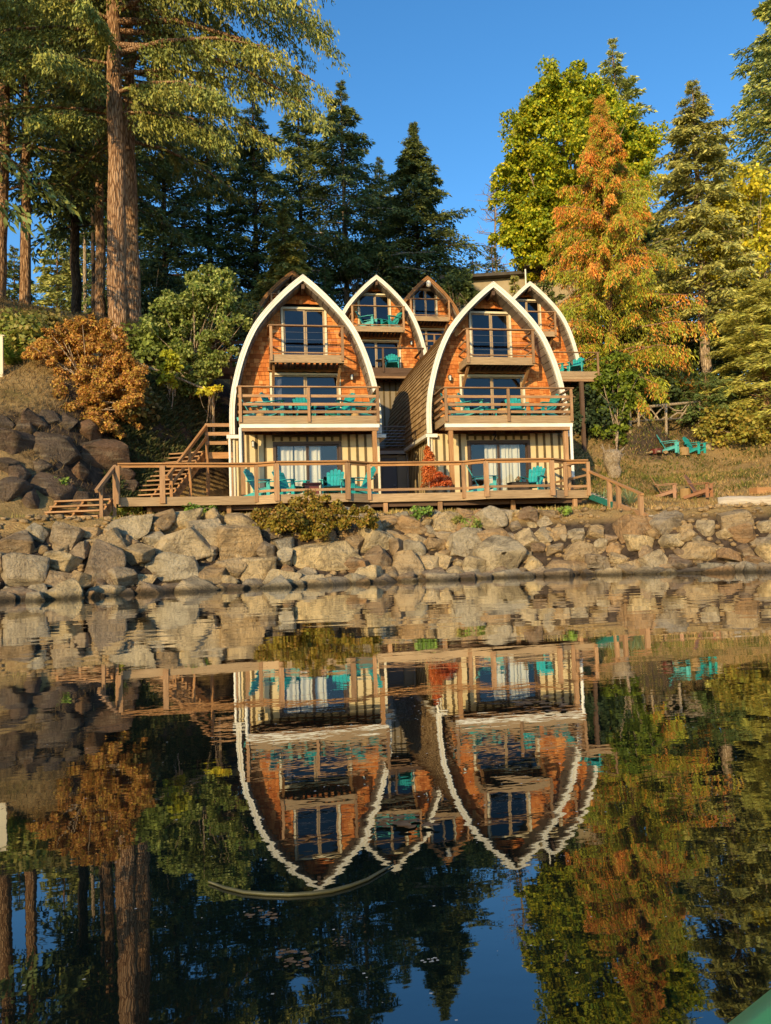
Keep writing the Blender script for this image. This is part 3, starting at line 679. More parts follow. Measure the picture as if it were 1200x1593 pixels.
def cabin(label, cx, Yt, zb, w, H, trim='white', depth=8.5, ground=True, zg=None, up_win=(-.72, .72), lowbal=True, sl=(-1.16, 1.15), group='arched wooden cabins on the hillside', low_mids=(.14, .39, .66), wires=3, lampside=None, upb=(-1.24, 1.25), low_x=(-2.30, 2.28), curtains=(), bal_mat='timber'):
    root = thing('arched_cabin', label, 'cabin', (cx, Yt, zb-2.3), group)
    A = Arch(cx, zb, w, H); Yw = Yt+0.68
    # roof: curved shell with real shingle courses
    sh = MB()
    for side in (-1, 1):
        o, i_ = A.band(-0.02, -0.14, side); extrude_band(sh, o, i_, Yt+0.04, Yt+depth)
    roof = sh.build('roof', 'soffit', root)
    m = MB(); exp_ = 0.20; nc = int(A.len/exp_)
    for side in (-1, 1):
        for c in range(nc):
            u0, u1 = A.len*c/nc, min(A.len*(c+1)/nc+0.03, A.len)
            x0, z0 = A.at(u0, 0.035); x1, z1 = A.at(u1, -0.005)
            if x1 < 0: x1 = 0
            y = Yt-0.02-random.random()*.1; 
            while y < Yt+depth:
                y2 = min(y+random.uniform(.18, .34), Yt+depth); ya = max(y, Yt-0.03)
                if y2-ya > .03:
                    j = random.uniform(-.012, .012); xa, za = A.at(max(0, u0-abs(j)), 0.035)
                    v = random.random()
                    m.face([(cx+side*xa, ya+.004, za), (cx+side*xa, y2-.004, za), (cx+side*x1, y2-.004, z1), (cx+side*x1, ya+.004, z1)], [(0, 0), (.25, 0), (.25, .25), (0, .25)], v)
                    xb, zb_ = A.at(max(0, u0-abs(j)), 0.0)
                    m.face([(cx+side*xb, ya+.004, zb_), (cx+side*xb, y2-.004, zb_), (cx+side*xa, y2-.004, za), (cx+side*xa, ya+.004, za)], None, v*.4)
                y = y2
    m.build('roof_shingles', 'roof', root)
    # barge boards
    t = MB()
    for side in (-1, 1):
        o, i_ = A.band(0.03, -0.115, side); extrude_band(t, o, i_, Yt-0.05, Yt+0.035)
    tb = t.build('barge_board', 'white' if trim == 'white' else 'brown_trim', root)
    t = MB()
    for side in (-1, 1):
        o, i_ = A.band(0.058, 0.032, side); extrude_band(t, o, i_, Yt-0.065, Yt+0.03)
    t.build('drip_edge', 'white' if trim == 'white' else 'brown_trim', tb)
    t = MB()
    for side in (-1, 1):
        o, i_ = A.band(-0.02, -0.04, side); extrude_band(t, o, i_, Yt-0.062, Yt-0.052)
    t.build('shadow_line_strip', 'casing' if trim == 'white' else 'dark_timber', tb)  # strip toned darker to draw the shadow line of the stepped trim
    # soffit boards across the overhang
    s_ = MB(); n = int(A.len/.27)
    for side in (-1, 1):
        for k in range(n):
            u0, u1 = A.len*k/n+.012, A.len*(k+1)/n-.012
            a, b = A.at(u0, -.145), A.at(u1, -.145); a2, b2 = A.at(u0, -.175), A.at(u1, -.175)
            if min(b[0], b2[0]) < 0.02: continue
            q = lambda p, y: (cx+side*p[0], y, p[1])
            s_.hexa([q(a, Yt+.05), q(b, Yt+.05), q(b2, Yt+.05), q(a2, Yt+.05)], [q(a, Yw+.05), q(b, Yw+.05), q(b2, Yw+.05), q(a2, Yw+.05)])
    s_.build('soffit', 'soffit', root)
    MB().box(cx-.05, cx+.05, Yt-.02, Yw, zb+H-.42, zb+H-.26).build('ridge_beam', 'dark_timber', root)
    # shingled gable wall with openings
    zf = zb+0.42; zu = zb+2.62                                      # lower and upper balcony floors
    up = (cx+up_win[0], cx+up_win[1], zu+.12, zb+4.50); lo = (cx+sl[0], cx+sl[1], zf+.05, zb+2.17)
    m = MB(); bk = MB(); z = zb+0.05; ce = 0.15
    while z < zb+H-.15:
        z1 = z+ce; hw = min(A.hw(z1), A.hw(z))-.10
        if hw < .08: break
        iv = [(cx-hw-.05, cx+hw+.05)]
        for a, b, c, d in (up, lo):
            if z1 > c-.06 and z < d+.10: iv = cut(iv, a-.09, b+.09)
        for a, b in iv:
            bk.box(a, b, Yw+.03, Yw+.10, z, z1, 0.3)
            x = a
            while x < b-.01:
                x2 = min(x+random.uniform(.09, .21), b)
                if b-x2 < .06: x2 = b
                dz = random.uniform(-.018, .008); th = random.uniform(.012, .024); v = random.random()
                xa, xb = x+.003, x2-.003
                m.face([(xa, Yw-th, z+dz), (xb, Yw-th, z+dz), (xb, Yw+.012, z1+.02), (xa, Yw+.012, z1+.02)], [(x, z), (x2, z), (x2, z1), (x, z1)], v)
                m.face([(xa, Yw+.03, z+dz), (xb, Yw+.03, z+dz), (xb, Yw-th, z+dz), (xa, Yw-th, z+dz)], None, v*.5)
                m.face([(xa, Yw+.03, z+dz), (xa, Yw-th, z+dz), (xa, Yw+.012, z1+.02)], None, v*.6)
                m.face([(xb, Yw-th, z+dz), (xb, Yw+.03, z+dz), (xb, Yw+.012, z1+.02)], None, v*.6)
                x = x2
        z = z1
    gw = m.build('gable_wall', 'shingle', root); bk.build('wall_backing', 'backing', gw)
    i_ = MB()
    i_.box(cx-A.hw(zu)+.2, cx+A.hw(zu)-.2, Yw+.12, Yw+4, zu-.2, zu-.05); i_.box(cx-w+.2, cx+w-.2, Yw+.12, Yw+4, zb-.05, zf-.06)
    hwp = [(cx-x+.15, z) for x, z in A.pts[::4] if x > .2]+[(cx+x-.15, z) for x, z in reversed(A.pts[::4]) if x > .2]
    i_.face([(x, Yw+4, z) for x, z in hwp]); i_.build('room', 'interior', root)
    bw = MB(); hwp = [(cx-x+.12, z) for x, z in A.pts[::2]]+[(cx+x-.12, z) for x, z in reversed(A.pts[::2][:-1])]
    bw.face([(x, Yt+depth-.3, z) for x, z in hwp]); bw.build('rear_wall', 'backing', root)
    window('upper_window', root, *up[:2], up[2], up[3], Yw, mull=(.53,), rail=None)
    window('sliding_door', root, *lo[:2], lo[2], lo[3], Yw, mull=(.5,), curtain=[(lo[0]+.12, lo[0]+.34)] if curtains else None)
    MB().box(cx-1.25, cx+1.25, Yw-.05, Yw+.02, lo[3]+.13, lo[3]+.27).build('header_beam', 'red_trim', root)
    balcony(root, cx, cx+upb[0], cx+upb[1], Yw-1.05, Yw-.045, zu, .26, 1.0, (), (cx+upb[0]+.05, cx+upb[1]-.05), 'upper_balcony', wires=wires, braces=.80)
    if lowbal:
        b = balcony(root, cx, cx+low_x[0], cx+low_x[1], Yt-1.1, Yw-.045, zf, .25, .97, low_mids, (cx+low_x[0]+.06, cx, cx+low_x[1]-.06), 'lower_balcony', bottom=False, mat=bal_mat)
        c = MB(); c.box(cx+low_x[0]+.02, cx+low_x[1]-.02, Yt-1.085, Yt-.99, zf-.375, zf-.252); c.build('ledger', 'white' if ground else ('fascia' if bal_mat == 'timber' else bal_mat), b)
        c = MB(); c.box(cx+low_x[0]+.05, cx+low_x[1]-.05, Yt-1.07, Yt-.93, zf-.48, zf-.377)
        k = int((low_x[1]-low_x[0])/.16)
        for q in range(k): c.box(cx+low_x[0]+.1+q*.16, cx+low_x[0]+.24+q*.16, Yt-.92, Yt+.08, zf-.30, zf-.27)
        c.build('support_beam', 'timber', b)
    if lampside is not None:
        wall_lamp(root, cx+lampside, Yw-.04, zb+2.12)
    return root, A, Yw, zf, zu
def storey(root, x0, x1, y0, y1, z0, z1, door, pane_curt, num=None, batten=.285):
    """board and batten ground floor"""
    iv_hole = door
    m = MB(); bt, bt2, bt3 = MB(), MB(), MB()
    for a, b in cut([(x0, x1)], door[0], door[1]): m.box(a, b, y0, y0+.12, z0, z1)
    m.box(door[0], door[1], y0, y0+.12, door[3], z1)
    m.box(x0, x0+.12, y0+.122, y1, z0, z1); m.box(x1-.12, x1, y0+.122, y1, z0, z1); m.box(x0+.12, x1-.12, y1-.12, y1, z0, z1)
    wl = m.build('ground_floor_wall', 'cream', root)
    x = x0+.18
    while x < x1-.05:
        if door[0]-.12 < x < door[1]+.12: bt2.box(x-.042, x+.042, y0-.022, y0-.002, door[3]+.12, z1)
        else: (bt if x < door[0] else bt3).box(x-.042, x+.042, y0-.022, y0-.002, z0, z1)
        x += batten
    bt2.box(door[0]-.1, door[1]+.1, y0-.026, y0-.003, z1-.08, z1-.006)
    y = y0+.25; bl_, br_ = MB(), MB()
    while y < y1:
        bl_.box(x0-.022, x0-.002, y-.04, y+.04, z0, z1); br_.box(x1+.002, x1+.022, y-.04, y+.04, z0, z1); y += batten
    for q_ in (bt, bt2, bt3, bl_, br_): q_.build('battens', 'batten', wl)
    window('patio_door', root, door[0], door[1], door[2], door[3], y0, 'dark_frame', 'dark_frame', 'clear', .10, (.5,), curtain=pane_curt, mw=.05)
    i_ = MB(); i_.box(x0+.13, x1-.13, y0+2.4, y0+2.5, z0, z1-.02); i_.build('room', 'interior', wl)
    if num:
        cxn = (door[0]+door[1])/2+num[1]; zz = door[3]+.21; n = MB(); y_ = y0-.045
        seg = {'1': [((0, -.1), (0, .1)), ((0, .1), (-.035, .06)), ((-.03, -.1), (.03, -.1))],
               '2': [((-.045, .06), (-.02, .1)), ((-.02, .1), (.03, .1)), ((.03, .1), (.048, .05)), ((.048, .05), (-.045, -.1)), ((-.045, -.1), (.05, -.1))]}[num[0]]
        for (a, b), (c, d) in seg: n.beam((cxn+a, y_, zz+b), (cxn+c, y_, zz+d), .042, .02, up=(0, 1, 0))
        n.build('house_number', 'black', root)
G2, G3 = 'arched wooden cabins on the hillside', 'arched wooden cabins on the hillside'
ZB = 4.84
ca, AA, YwA, zfA, zuA = cabin('front left shingled cabin with white pointed arch trim above the juniper bush', 1.97, 26.0, ZB, 2.51, 5.42, lampside=1.66, low_x=(-2.25, 2.33), upb=(-1.19, 1.30), up_win=(-.67, .77), sl=(-1.11, 1.20), curtains=True)
cb, AB, YwB, zfB, zuB = cabin('front right shingled cabin with white pointed arch trim beside the orange cedar', 8.75, 26.0, ZB, 2.56, 5.38, lampside=-1.57, low_x=(-2.25, 2.33), upb=(-1.19, 1.30), up_win=(-.67, .77), sl=(-1.11, 1.20))
for root, cx, cur, num in ((ca, 2.02, [(1.08, 1.5), (1.55, 1.98), (2.02, 2.46)], ('1', .0)), (cb, 8.80, [(8.3, 8.72), (8.76, 9.2), (9.22, 9.6)], ('2', -.15))):
    storey(root, cx-2.5, cx+2.42, 26.12, 33.5, 2.5, ZB, (cx-1.1, cx+1.02, 2.56, 4.5), cur, num)
    wall_lamp(root, cx-1.86, 26.1, 4.55)
    for s_ in (-1, 1):
        e = MB(); e.box(*((cx-2.72, cx-2.3) if s_ < 0 else (cx+2.3, cx+2.66)), 25.93, 26.102, ZB-.14, ZB-.02); e.box(*((cx-2.72, cx-2.58) if s_ < 0 else (cx+2.52, cx+2.66)), 26.102, 33.6, ZB-.14, ZB-.02)
        e.build('gutter', 'white', root)
    d = MB(); d.tube([(cx-2.62, 25.98, ZB-.1), (cx-2.62, 25.98, 2.52)], .045, 8); d.build('downspout', 'white', root)
    MB().box(cx+2.36, cx+2.44, 26.06, 26.118, 2.5, ZB-.15).build('corner_board', 'casing', root); MB().box(cx-2.54, cx-2.46, 26.06, 26.118, 2.5, ZB-.15).build('corner_board', 'casing', root)
def leg_post(root, x, y, z0, z1, mat='timber', s=.14, name='balcony_post'):
    MB().box(x-s/2, x+s/2, y-s/2, y+s/2, z0, z1).build(name, mat, root)
leg_post(ca, 4.12, 25.02, 2.5, zfA-.48, 'red_trim'); leg_post(ca, -.18, 25.10, 2.5, zfA-.48)
leg_post(cb, 6.72, 25.02, 2.5, zfB-.48, 'red_trim'); leg_post(cb, 10.85, 25.10, 2.5, zfB-.48)
for root, x, zl in ((ca, -.24, 3.75), (cb, 11.0, 3.05)):
    d = MB(); d.tube([(x, 24.95, zfA-.36), (x, 24.95, zl)], .055, 8); d.build('downspout', 'white', root)
pz = PY(587, 430, 36.5); zbC = pz[2]-5.2
cc, AC, YwC, zfC, zuC = cabin('middle row cabin with white arch trim seen between the two front cabins', float(pz[0])-.04, 36.5, zbC, 2.42, 5.2, lampside=1.75, wires=0, ground=False, bal_mat='dark_timber', low_mids=(), upb=(-1.35, 1.25), up_win=(-.80, .72), low_x=(-1.9, 1.95), depth=5)  # lower balcony's shade is put into its colour by the dark timber
cxC = float(pz[0])-.04
pe = PY(823, 440, 36.5); zbE = pe[2]-5.2; cxE = float(pe[0])+.05
ce_, AE, YwE, zfE, zuE = cabin('white-trimmed cabin peeking out from behind the front right cabin beside the cedar', cxE, 36.5, zbE, 2.48, 5.2, wires=0, ground=False, low_mids=(), upb=(-1.1, 1.15), low_x=(-1.6, 3.0), depth=5)
pf = PY(665, 431, 42); zbF = pf[2]-5.0; cxF = float(pf[0])
cf, AF, YwF, zfF, zuF = cabin('rear cabin with brown arch trim and a white lamp under its peak', cxF, 42, zbF, 2.3, 5.0, trim='brown', wires=0, ground=False, low_mids=(.3, .6), upb=(-1.15, 1.15), up_win=(-.66, .62), depth=8)
pg = PY(455, 423, 42); zbG = pg[2]-5.0
cg, AG, YwG, zfG, zuG = cabin('rear cabin with brown arch trim mostly hidden behind the front left cabin', float(pg[0]), 42, zbG, 2.5, 5.0, trim='brown', wires=0, ground=False, low_mids=(.3, .6), depth=8)
m = MB(); m.tube([(cxF, 41.92, zbF+4.62), (cxF, 41.8, zbF+4.62)], .05, 8); l = m.build('peak_lamp', 'white', cf)
m = MB(); m.tube([(cxF, 41.78, zbF+4.70), (cxF, 41.77, zbF+4.62), (cxF, 41.77, zbF+4.42), (cxF, 41.77, zbF+4.33)], [.08, .14, .14, .04], 12); m.build('lamp_globe', 'white', l, smooth=True)
# lower storeys of the middle row
for root, cx, zb, y0, dk in ((cc, cxC, zbC, 36.6, 'wall_grey'), (ce_, cxE, zbE, 36.6, 'wall_grey')):
    m = MB(); m.box(cx-2.35, cx+2.35, y0, y0+.12, zb-4.4, zb+.02); m.box(cx-2.35, cx-2.23, y0+.122, y0+4.8, zb-4.4, zb+.02); m.box(cx+2.23, cx+2.35, y0+.122, y0+4.8, zb-4.4, zb+.02)
    wl = m.build('lower_wall', dk, root); bt = MB(); x = cx-2.2
    while x < cx+2.3: bt.box(x-.04, x+.04, y0-.022, y0-.002, zb-4.4, zb); x += .3
    bt.build('battens', 'batten', wl)
leg_post(ce_, float(PY(907.5, 660, 35.45)[0]), 35.45, 3.6, zfE-.48, 'dark_timber', .17)
for root, cx, zb in ((cf, cxF, zbF), (cg, float(pg[0]), zbG)):
    m = MB(); m.box(cx-1.95, cx+1.95, 42.1, 49, zb-3, zb+.02); m.build('lower_wall', 'backing', root)

# entrance block between the two front cabins
pb = thing('entrance_block', 'shaded entrance block with grey door and flat roof deck between the two front cabins', 'building', (5.5, 30, 2.5))
m = MB(); m.box(4.46, 5.20, 30.0, 30.12, 2.4, 4.60); m.box(5.82, 6.32, 30.0, 30.12, 2.4, 4.60); m.box(5.20, 5.82, 30.0, 30.12, 4.50, 4.60); m.box(4.46, 6.32, 30.5, 33, 2.4, 4.6); m.build('wall', 'wall_grey', pb)
d = MB(); d.box(5.22, 5.80, 30.03, 30.07, 2.5, 4.49); dr = d.build('door', 'grey_door', pb)
MB().tube([(5.72, 30.02, 3.4), (5.72, 29.96, 3.4), (5.64, 29.96, 3.4)], .015, 6).build('handle', 'steel', dr)
m = MB(); m.box(4.44, 6.32, 29.85, 33.2, 4.76, 4.86); m.build('roof_deck', 'dark_timber', pb)
m = MB(); m.box(4.44, 6.34, 29.78, 29.85, 4.62, 4.75); m.tube([(6.2, 29.8, 4.62), (6.2, 29.8, 2.5)], .045, 8); m.build('gutter', 'grey_timber', pb)
m = MB(); m.box(4.44, 6.32, 29.88, 29.96, 5.70, 5.76); m.box(6.22, 6.30, 29.88, 29.96, 4.86, 5.70); m.box(4.44, 4.52, 29.88, 29.96, 4.86, 5.7)
rl = m.build('railing', 'grey_timber', pb); m = MB()
for k in range(6): m.tube([(4.5, 29.92, 4.97+k*.12), (6.24, 29.92, 4.97+k*.12)], .008, 5)
m.build('cable', 'steel', rl)
# stair behind the right-hand cabin
bs = thing('back_stairs', 'dark wooden stairs climbing behind the right front cabin to the tall post', 'stairs', (12.2, 31, 2.6))
for x in (11.6, 12.8): MB().beam((x, 29.0, 2.6), (x, 33.6, 5.6), .06, .28).build('stringer', 'dark_timber', bs)
m = MB()
for k in range(15): m.box(11.62, 12.78, 29.05+k*.31, 29.34+k*.31, 2.72+k*.2, 2.77+k*.2)
m.build('treads', 'dark_timber', bs)
for x in (11.58, 12.84):
    m = MB(); m.beam((x, 29.0, 3.6), (x, 33.6, 6.6), .05, .1); 
    for k in range(4): m.box(x-.04, x+.04, 29.1+k*1.4, 29.18+k*1.4, 2.6+k*.92, 3.6+k*.92)
    m.build('handrail', 'dark_timber', bs)

# ------------------------------------------------------------------ waterfront deck
DZ = 2.53
dk = thing('waterfront_deck', 'long wooden waterfront deck with timber railing in front of both ground floors', 'deck', (3.5, 23.5, 1.9))
FL = [(-3.62, 22.55), (-2.42, 22.62), (0.20, 22.84), (0.79, 22.50), (2.86, 22.50), (3.57, 22.98), (6.52, 22.98), (7.10, 22.50), (9.21, 22.50), (9.84, 22.98), (10.62, 22.98)]
m = MB()
for k in range(26):
    y = 22.56+k*.145
    xs = [x for (x, yy) in FL]; 
    segs = []; x = -3.6; on = None
    while x <= 10.61:
        fy = np.interp(x, [p[0] for p in FL], [p[1] for p in FL]); inside = y > fy+.03
        if inside and on is None: on = x
        if not inside and on is not None: segs.append((on, x)); on = None
        x += .05
    if on is not None: segs.append((on, 10.6))
    for a, b in segs:
        if b-a > .1: m.box(a, b, y, y+.137, DZ-.04, DZ)
m.build('floor', 'timber', dk)
m = MB()
for (a, b) in zip(FL, FL[1:]): m.beam((a[0], a[1], DZ-.12), (b[0], b[1], DZ-.12), .05, .25)
m.beam((10.6, 23.0, DZ-.12), (10.6, 26.0, DZ-.12), .05, .25); m.beam((-3.6, 22.58, DZ-.12), (-3.6, 26.3, DZ-.12), .05, .25)
m.build('fascia', 'fascia', dk)
m = MB(); m.box(-2.95, 10.45, 23.12, 23.24, DZ-.38, DZ-.25); m.box(-2.95, 10.45, 25.0, 25.12, DZ-.38, DZ-.25)
for k in range(34): m.box(-3.4+k*.41, -3.36+k*.41, 23.08, 26.05, DZ-.245, DZ-.045)
m.build('joist_beam', 'dark_timber', dk)
for x in (-2.85, -.6, 1.7, 4.07, 5.78, 8.13, 10.19):
    z0 = g1(x, 23.1)-.1; MB().box(x-.065, x+.065, 23.02, 23.115, z0, DZ-.26).build('support_post', 'timber', dk)
POSTS = [FL[0], (-1.02, 22.74), FL[2], FL[3], FL[4], FL[5], FL[6], FL[7], FL[8], FL[9], FL[10], (-2.40, 22.62)]
POSTS = [FL[0], FL[1], (0.21, 22.84), FL[3], FL[4], FL[5], FL[6], FL[7], FL[8], FL[9], FL[10]]
for i, (x, y) in enumerate(POSTS):
    s = .075 if i in (1, 3, 4, 7, 8) else .055
    MB().box(x-s, x+s, y-.085, y-.03, DZ-.18, DZ+.90).build('rail_post', 'timber', dk)
m = MB()
for (a, b) in zip(FL, FL[1:]):
    m.beam((a[0], a[1]-.03, DZ+.955), (b[0], b[1]-.03, DZ+.955), .15, .04); m.beam((a[0], a[1]-.012, DZ+.89), (b[0], b[1]-.012, DZ+.89), .035, .085)
m.build('top_rail', 'red_trim', dk)
m = MB()
for (a, b) in zip(FL[2:], FL[3:]): m.beam((a[0], a[1]+.01, DZ+.13), (b[0], b[1]+.01, DZ+.13), .035, .075)
m.build('bottom_rail', 'timber', dk)
for x0, y0, y1 in ((10.6, 23.0, 25.9),):
    m = MB(); m.box(x0-.07, x0+.07, y0, y1, DZ+.935, DZ+.975); m.box(x0-.02, x0+.02, y0, y1, DZ+.10, DZ+.17); m.box(x0-.02, x0+.02, y0, y1, DZ+.45, DZ+.52)
    for yy in (24.3, 25.8): m.box(x0-.05, x0+.05, yy, yy+.1, DZ-.2, DZ+.93)
    m.build('side_rail', 'timber', dk)

# ------------------------------------------------------------------ stairs at the left
def stair(name, label, r0, r1, adir, width, n, post_ts, mat='timber', rail=.95, rail_ext=0.0, two=False):
    """r0, r1: lower and upper ends of the right-hand stringer; treads run to the left of the climb"""
    r0, r1 = Vector(r0), Vector(r1); t = thing(name, label, 'stairs', r0)
    a = Vector((r1.x-r0.x, r1.y-r0.y, 0)).normalized(); left = Vector((-a.y, a.x, 0)); 
    st = (r1-r0)/n; tr = MB(); rs = MB()
    for k in range(n):
        c = r0+st*(k+.55)
        p = Vector((c.x, c.y, r0.z+st.z*(k+1)-.02)); tr.beam(p, p+left*width, .27, .045)
        b = p-a*.10; b.z -= .10
    tr.build('treads', 'timber', t)
    for o in (0.03, width*.5, width-.03):
        for k in range(n):
            c = r0+st*(k+.55)+left*o; z1 = r0.z+st.z*(k+1)-.045
            rs.beam(Vector((c.x, c.y, z1-.17)), Vector((c.x, c.y, z1)), .06, .2, up=a)
        rs.beam(r0+left*o+Vector((0, 0, -.10)), r1+left*o+Vector((0, 0, -.10)), .06, .26)
    rs.build('stringers', 'red_trim', t)
    for o in ((-.05, width+.05) if two else (-.05,)):
        hr = MB(); p0 = r0+left*o+Vector((0, 0, rail)); p1 = r1+left*o+Vector((0, 0, rail))
        hr.beam(p0-a*.15-Vector((0, 0, .12)), p1+st*rail_ext, .09, .10); hr.build('handrail', mat, t)
        md = MB(); md.beam(p0-Vector((0, 0, .42)), p1-Vector((0, 0, .42)), .04, .10)
        if n > 6: md.build('mid_rail', mat, t)
        for q in post_ts:
            p = r0+(r1-r0)*q+left*o; MB().beam(Vector((p.x, p.y, min(p.z-.35, g1(p.x, p.y)))), Vector((p.x, p.y, p.z+rail-.05)), .09, .09, up=(0, 1, 0)).build('post', mat, t)
    return t, a, left
s0 = PD(152, 811, 20.7); s1 = (-3.75, 22.65, DZ-.02)
stair('lower_stairs', 'low open wooden stairs going down from the left end of the deck to the rocks', s0, s1, None, 1.65, 4, (.12, .93), rail=.92)
u0 = PD(262, 771, 24.4); u1 = PD(320, 703, 26.9); u0[2] = DZ
lt, ua, ul = stair('upper_stairs', 'steep wooden stairs climbing from the deck to the landing beside the left cabin', u0, u1, None, 1.5, 11, (.04, .52, 1.0), 'red_trim', rail=.92)
lz = u1[2]
ld = thing('stair_landing', 'wooden stair landing with three rail boards against the left cabin', 'landing', (u1[0], u1[1], lz))
m = MB(); x0, x1, y0 = u1[0]+.02, -.52, u1[1]-.05
m.box(x0, x1, y0, y0+.06, lz-.24, lz-.02)
for k in range(10): m.box(x0, x1, y0+.07+k*.15, y0+.21+k*.15, lz-.05, lz-.01)
m.build('floor', 'red_trim', ld)
m = MB()
for zz in (.93, .62, .30): m.box(x0-.02, x1, y0-.045, y0-.005, lz+zz-.06, lz+zz+.06)
m.build('rail_boards', 'timber', ld)
for x in (x0+.05, x0+.85): MB().box(x-.05, x+.05, y0+.1, y0+.2, g1(x, y0+.1)-.1, lz-.06).build('support_post', 'timber', ld)
# walkway and pole rail above the slope
wk = thing('upper_walkway', 'shadowed timber walkway behind the green shrub left of the front cabin', 'walkway', (-.6, 33, 7.8))
q0, q1 = PD(285, 574, 32), PD(400, 578, 32)
m = MB(); m.beam(q0, q1, .1, .28); m.beam(q0+np.array([0, .9, 0]), q1+np.array([0, .9, 0]), .1, .28); m.build('beam', 'dark_timber', wk)
m = MB()
for dz in (.45, .85, 1.2): m.beam(q0+np.array([0, 0, dz]), q1+np.array([0, 0, dz]), .05, .12)
for tt in (.05, .35, .65, .95):
    p = q0+(q1-q0)*tt; m.box(p[0]-.05, p[0]+.05, p[1]+.03, p[1]+.12, p[2]-1.4, p[2]+1.25)
m.build('railing', 'dark_timber', wk)
pr = thing('pole_railing', 'slanting weathered pole handrail crossing the ivy slope below the fir', 'railing', PD(207, 575, 29.5))
a, b = PD(205, 562, 29.5), PD(335, 612, 30.2)
MB().tube([a, a+(b-a)*.5+np.array([0, 0, .05]), b], .045, 8).build('rail', 'branchwood', pr)
for tt in (.03, .5, .97):
    p = a+(b-a)*tt; MB().tube([(p[0], p[1]+.05, g1(p[0], p[1])-.2), (p[0], p[1]+.05, p[2]-.02)], .05, 8).build('post', 'branchwood', pr)
# ramp at the right end
rp = thing('side_ramp', 'short wooden ramp with slanting handrail going down from the right end of the deck', 'ramp', (11.2, 22.6, 1.8))
h0, h1 = np.array([10.66, 23.35, DZ+.72]), PD(1000, 769, 21.4)
f0, f1 = np.array([10.68, 23.2, DZ-.06]), PD(1000, 800, 21.4); lat = np.array([.45, .75, 0])
m = MB(); n = 14
for k in range(n):
    p = f0+(f1+np.array([.25, -.1, -.1])-f0)*((k+.5)/n); m.beam(p+np.array([0, 0, .02]), p+lat*1.6, .16, .04)
m.build('treads', 'grey_timber', rp)
m = MB(); m.beam(f0+np.array([0, -.03, -.09]), f0+(f1-f0)*.52+np.array([0, -.03, -.09]), .04, .18); m.build('side_panel', 'teal_board', rp)
m = MB(); m.beam(f0+(f1-f0)*.5+np.array([0, -.04, -.07]), f1+np.array([0.1, -.08, -.1]), .05, .22); m.build('stringer', 'timber', rp)
m = MB(); m.beam(h0, h1, .10, .06); m.build('handrail', 'red_trim', rp)
for tt in (.47, .62, .97):
    p = h0+(h1-h0)*tt; MB().box(p[0]-.06, p[0]+.06, p[1]-.05, p[1]+.05, g1(p[0], p[1])-.05, p[2]-.03).build('post', 'timber', rp)

# ------------------------------------------------------------------ chairs
def make_chair(label, mat):
    t = thing('adirondack_chair', label, 'chair')
    m = MB()
    for k in range(5):
        y0 = -.36+k*.118; z0 = .375-.24*(y0+.36)*.9; z1 = .375-.24*(y0+.106+.36)*.9
        m.beam((-.27, y0+.053, (z0+z1)/2), (.27, y0+.053, (z0+z1)/2), .11, .022, up=(0, .23, 1))
    m.build('seat', mat, t)
    m = MB(); H = [.74, .82, .86, .82, .74]
    for k in range(5):
        xb, xt = (k-2)*.092, (k-2)*.118; b = Vector((xb, .17, .22)); top = Vector((xt, .17+H[k]*.46, .22+H[k]*.88))
        dd = (top-b).normalized(); sd = Vector((1, 0, 0)); nn = sd.cross(dd)
        wb, wt = .042, .054; th = .011
        A = [b-sd*wb-nn*th, b+sd*wb-nn*th, b+sd*wb+nn*th, b-sd*wb+nn*th]; B = [top-sd*wt-nn*th, top+sd*wt-nn*th, top+sd*wt+nn*th, top-sd*wt+nn*th]
        m.hexa(A, B)
        c = top+dd*.03; m.hexa(B, [c-sd*wt*.6-nn*th, c+sd*wt*.6-nn*th, c+sd*wt*.6+nn*th, c-sd*wt*.6+nn*th])
    m.beam((-.3, .37, .56), (.3, .37, .56), .03, .07, up=(0, 1, .4)); m.beam((-.25, .47, .80), (.25, .47, .80), .02, .06, up=(0, 1, .4))
    m.build('backrest', mat, t)
    for s in (-1, 1):
        m = MB(); m.beam((s*.345, -.44, .575), (s*.345, -.05, .585), .145, .024); m.beam((s*.345, -.05, .585), (s*.325, .40, .57), .10, .023); m.build('armrest', mat, t)
        m = MB(); m.beam((s*.30, -.33, 0), (s*.30, -.33, .565), .03, .12, up=(0, 1, 0)); m.beam((s*.345, -.33, .45), (s*.345, -.36, .565), .02, .05, up=(0, 1, 0)); m.build('front_leg', mat, t)
        m = MB(); m.beam((s*.275, -.40, .31), (s*.275, .58, .05), .03, .12); m.build('rear_leg', mat, t)
    return t
protos = {'teal': make_chair('', 'teal'), 'brown_plastic': make_chair('', 'brown_plastic')}; used = set()
def chair(x, y, z, deg, label, group, kind='teal'):
    o = protos[kind] if kind not in used else copy_tree(protos[kind]); used.add(kind)
    o.location = (x, y, z); o.rotation_euler = (0, 0, radians(deg)); o['label'] = label; o['category'] = 'chair'; o['group'] = group
    return o
def cx_at(px, py, Y): return float(PY(px, py, Y)[0])
g_ = 'teal chairs on the first floor balcony of the front left cabin'
for px, Y, dg, lab in ((398, 25.95, 80, 'teal chair at the far left end of the left cabin balcony facing right'), (432, 25.7, 60, 'teal chair left of the doors on the left cabin balcony turned right'), (473, 26.1, 8, 'teal chair facing the water in the middle of the left cabin balcony'),
        (529, 25.7, -55, 'teal chair right of centre on the left cabin balcony turned left'), (561, 25.95, -82, 'teal chair at the far right end of the left cabin balcony facing left')):
    chair(cx_at(px, 635, Y), Y, zfA, dg, lab, g_)
g_ = 'teal chairs on the first floor balcony of the front right cabin'
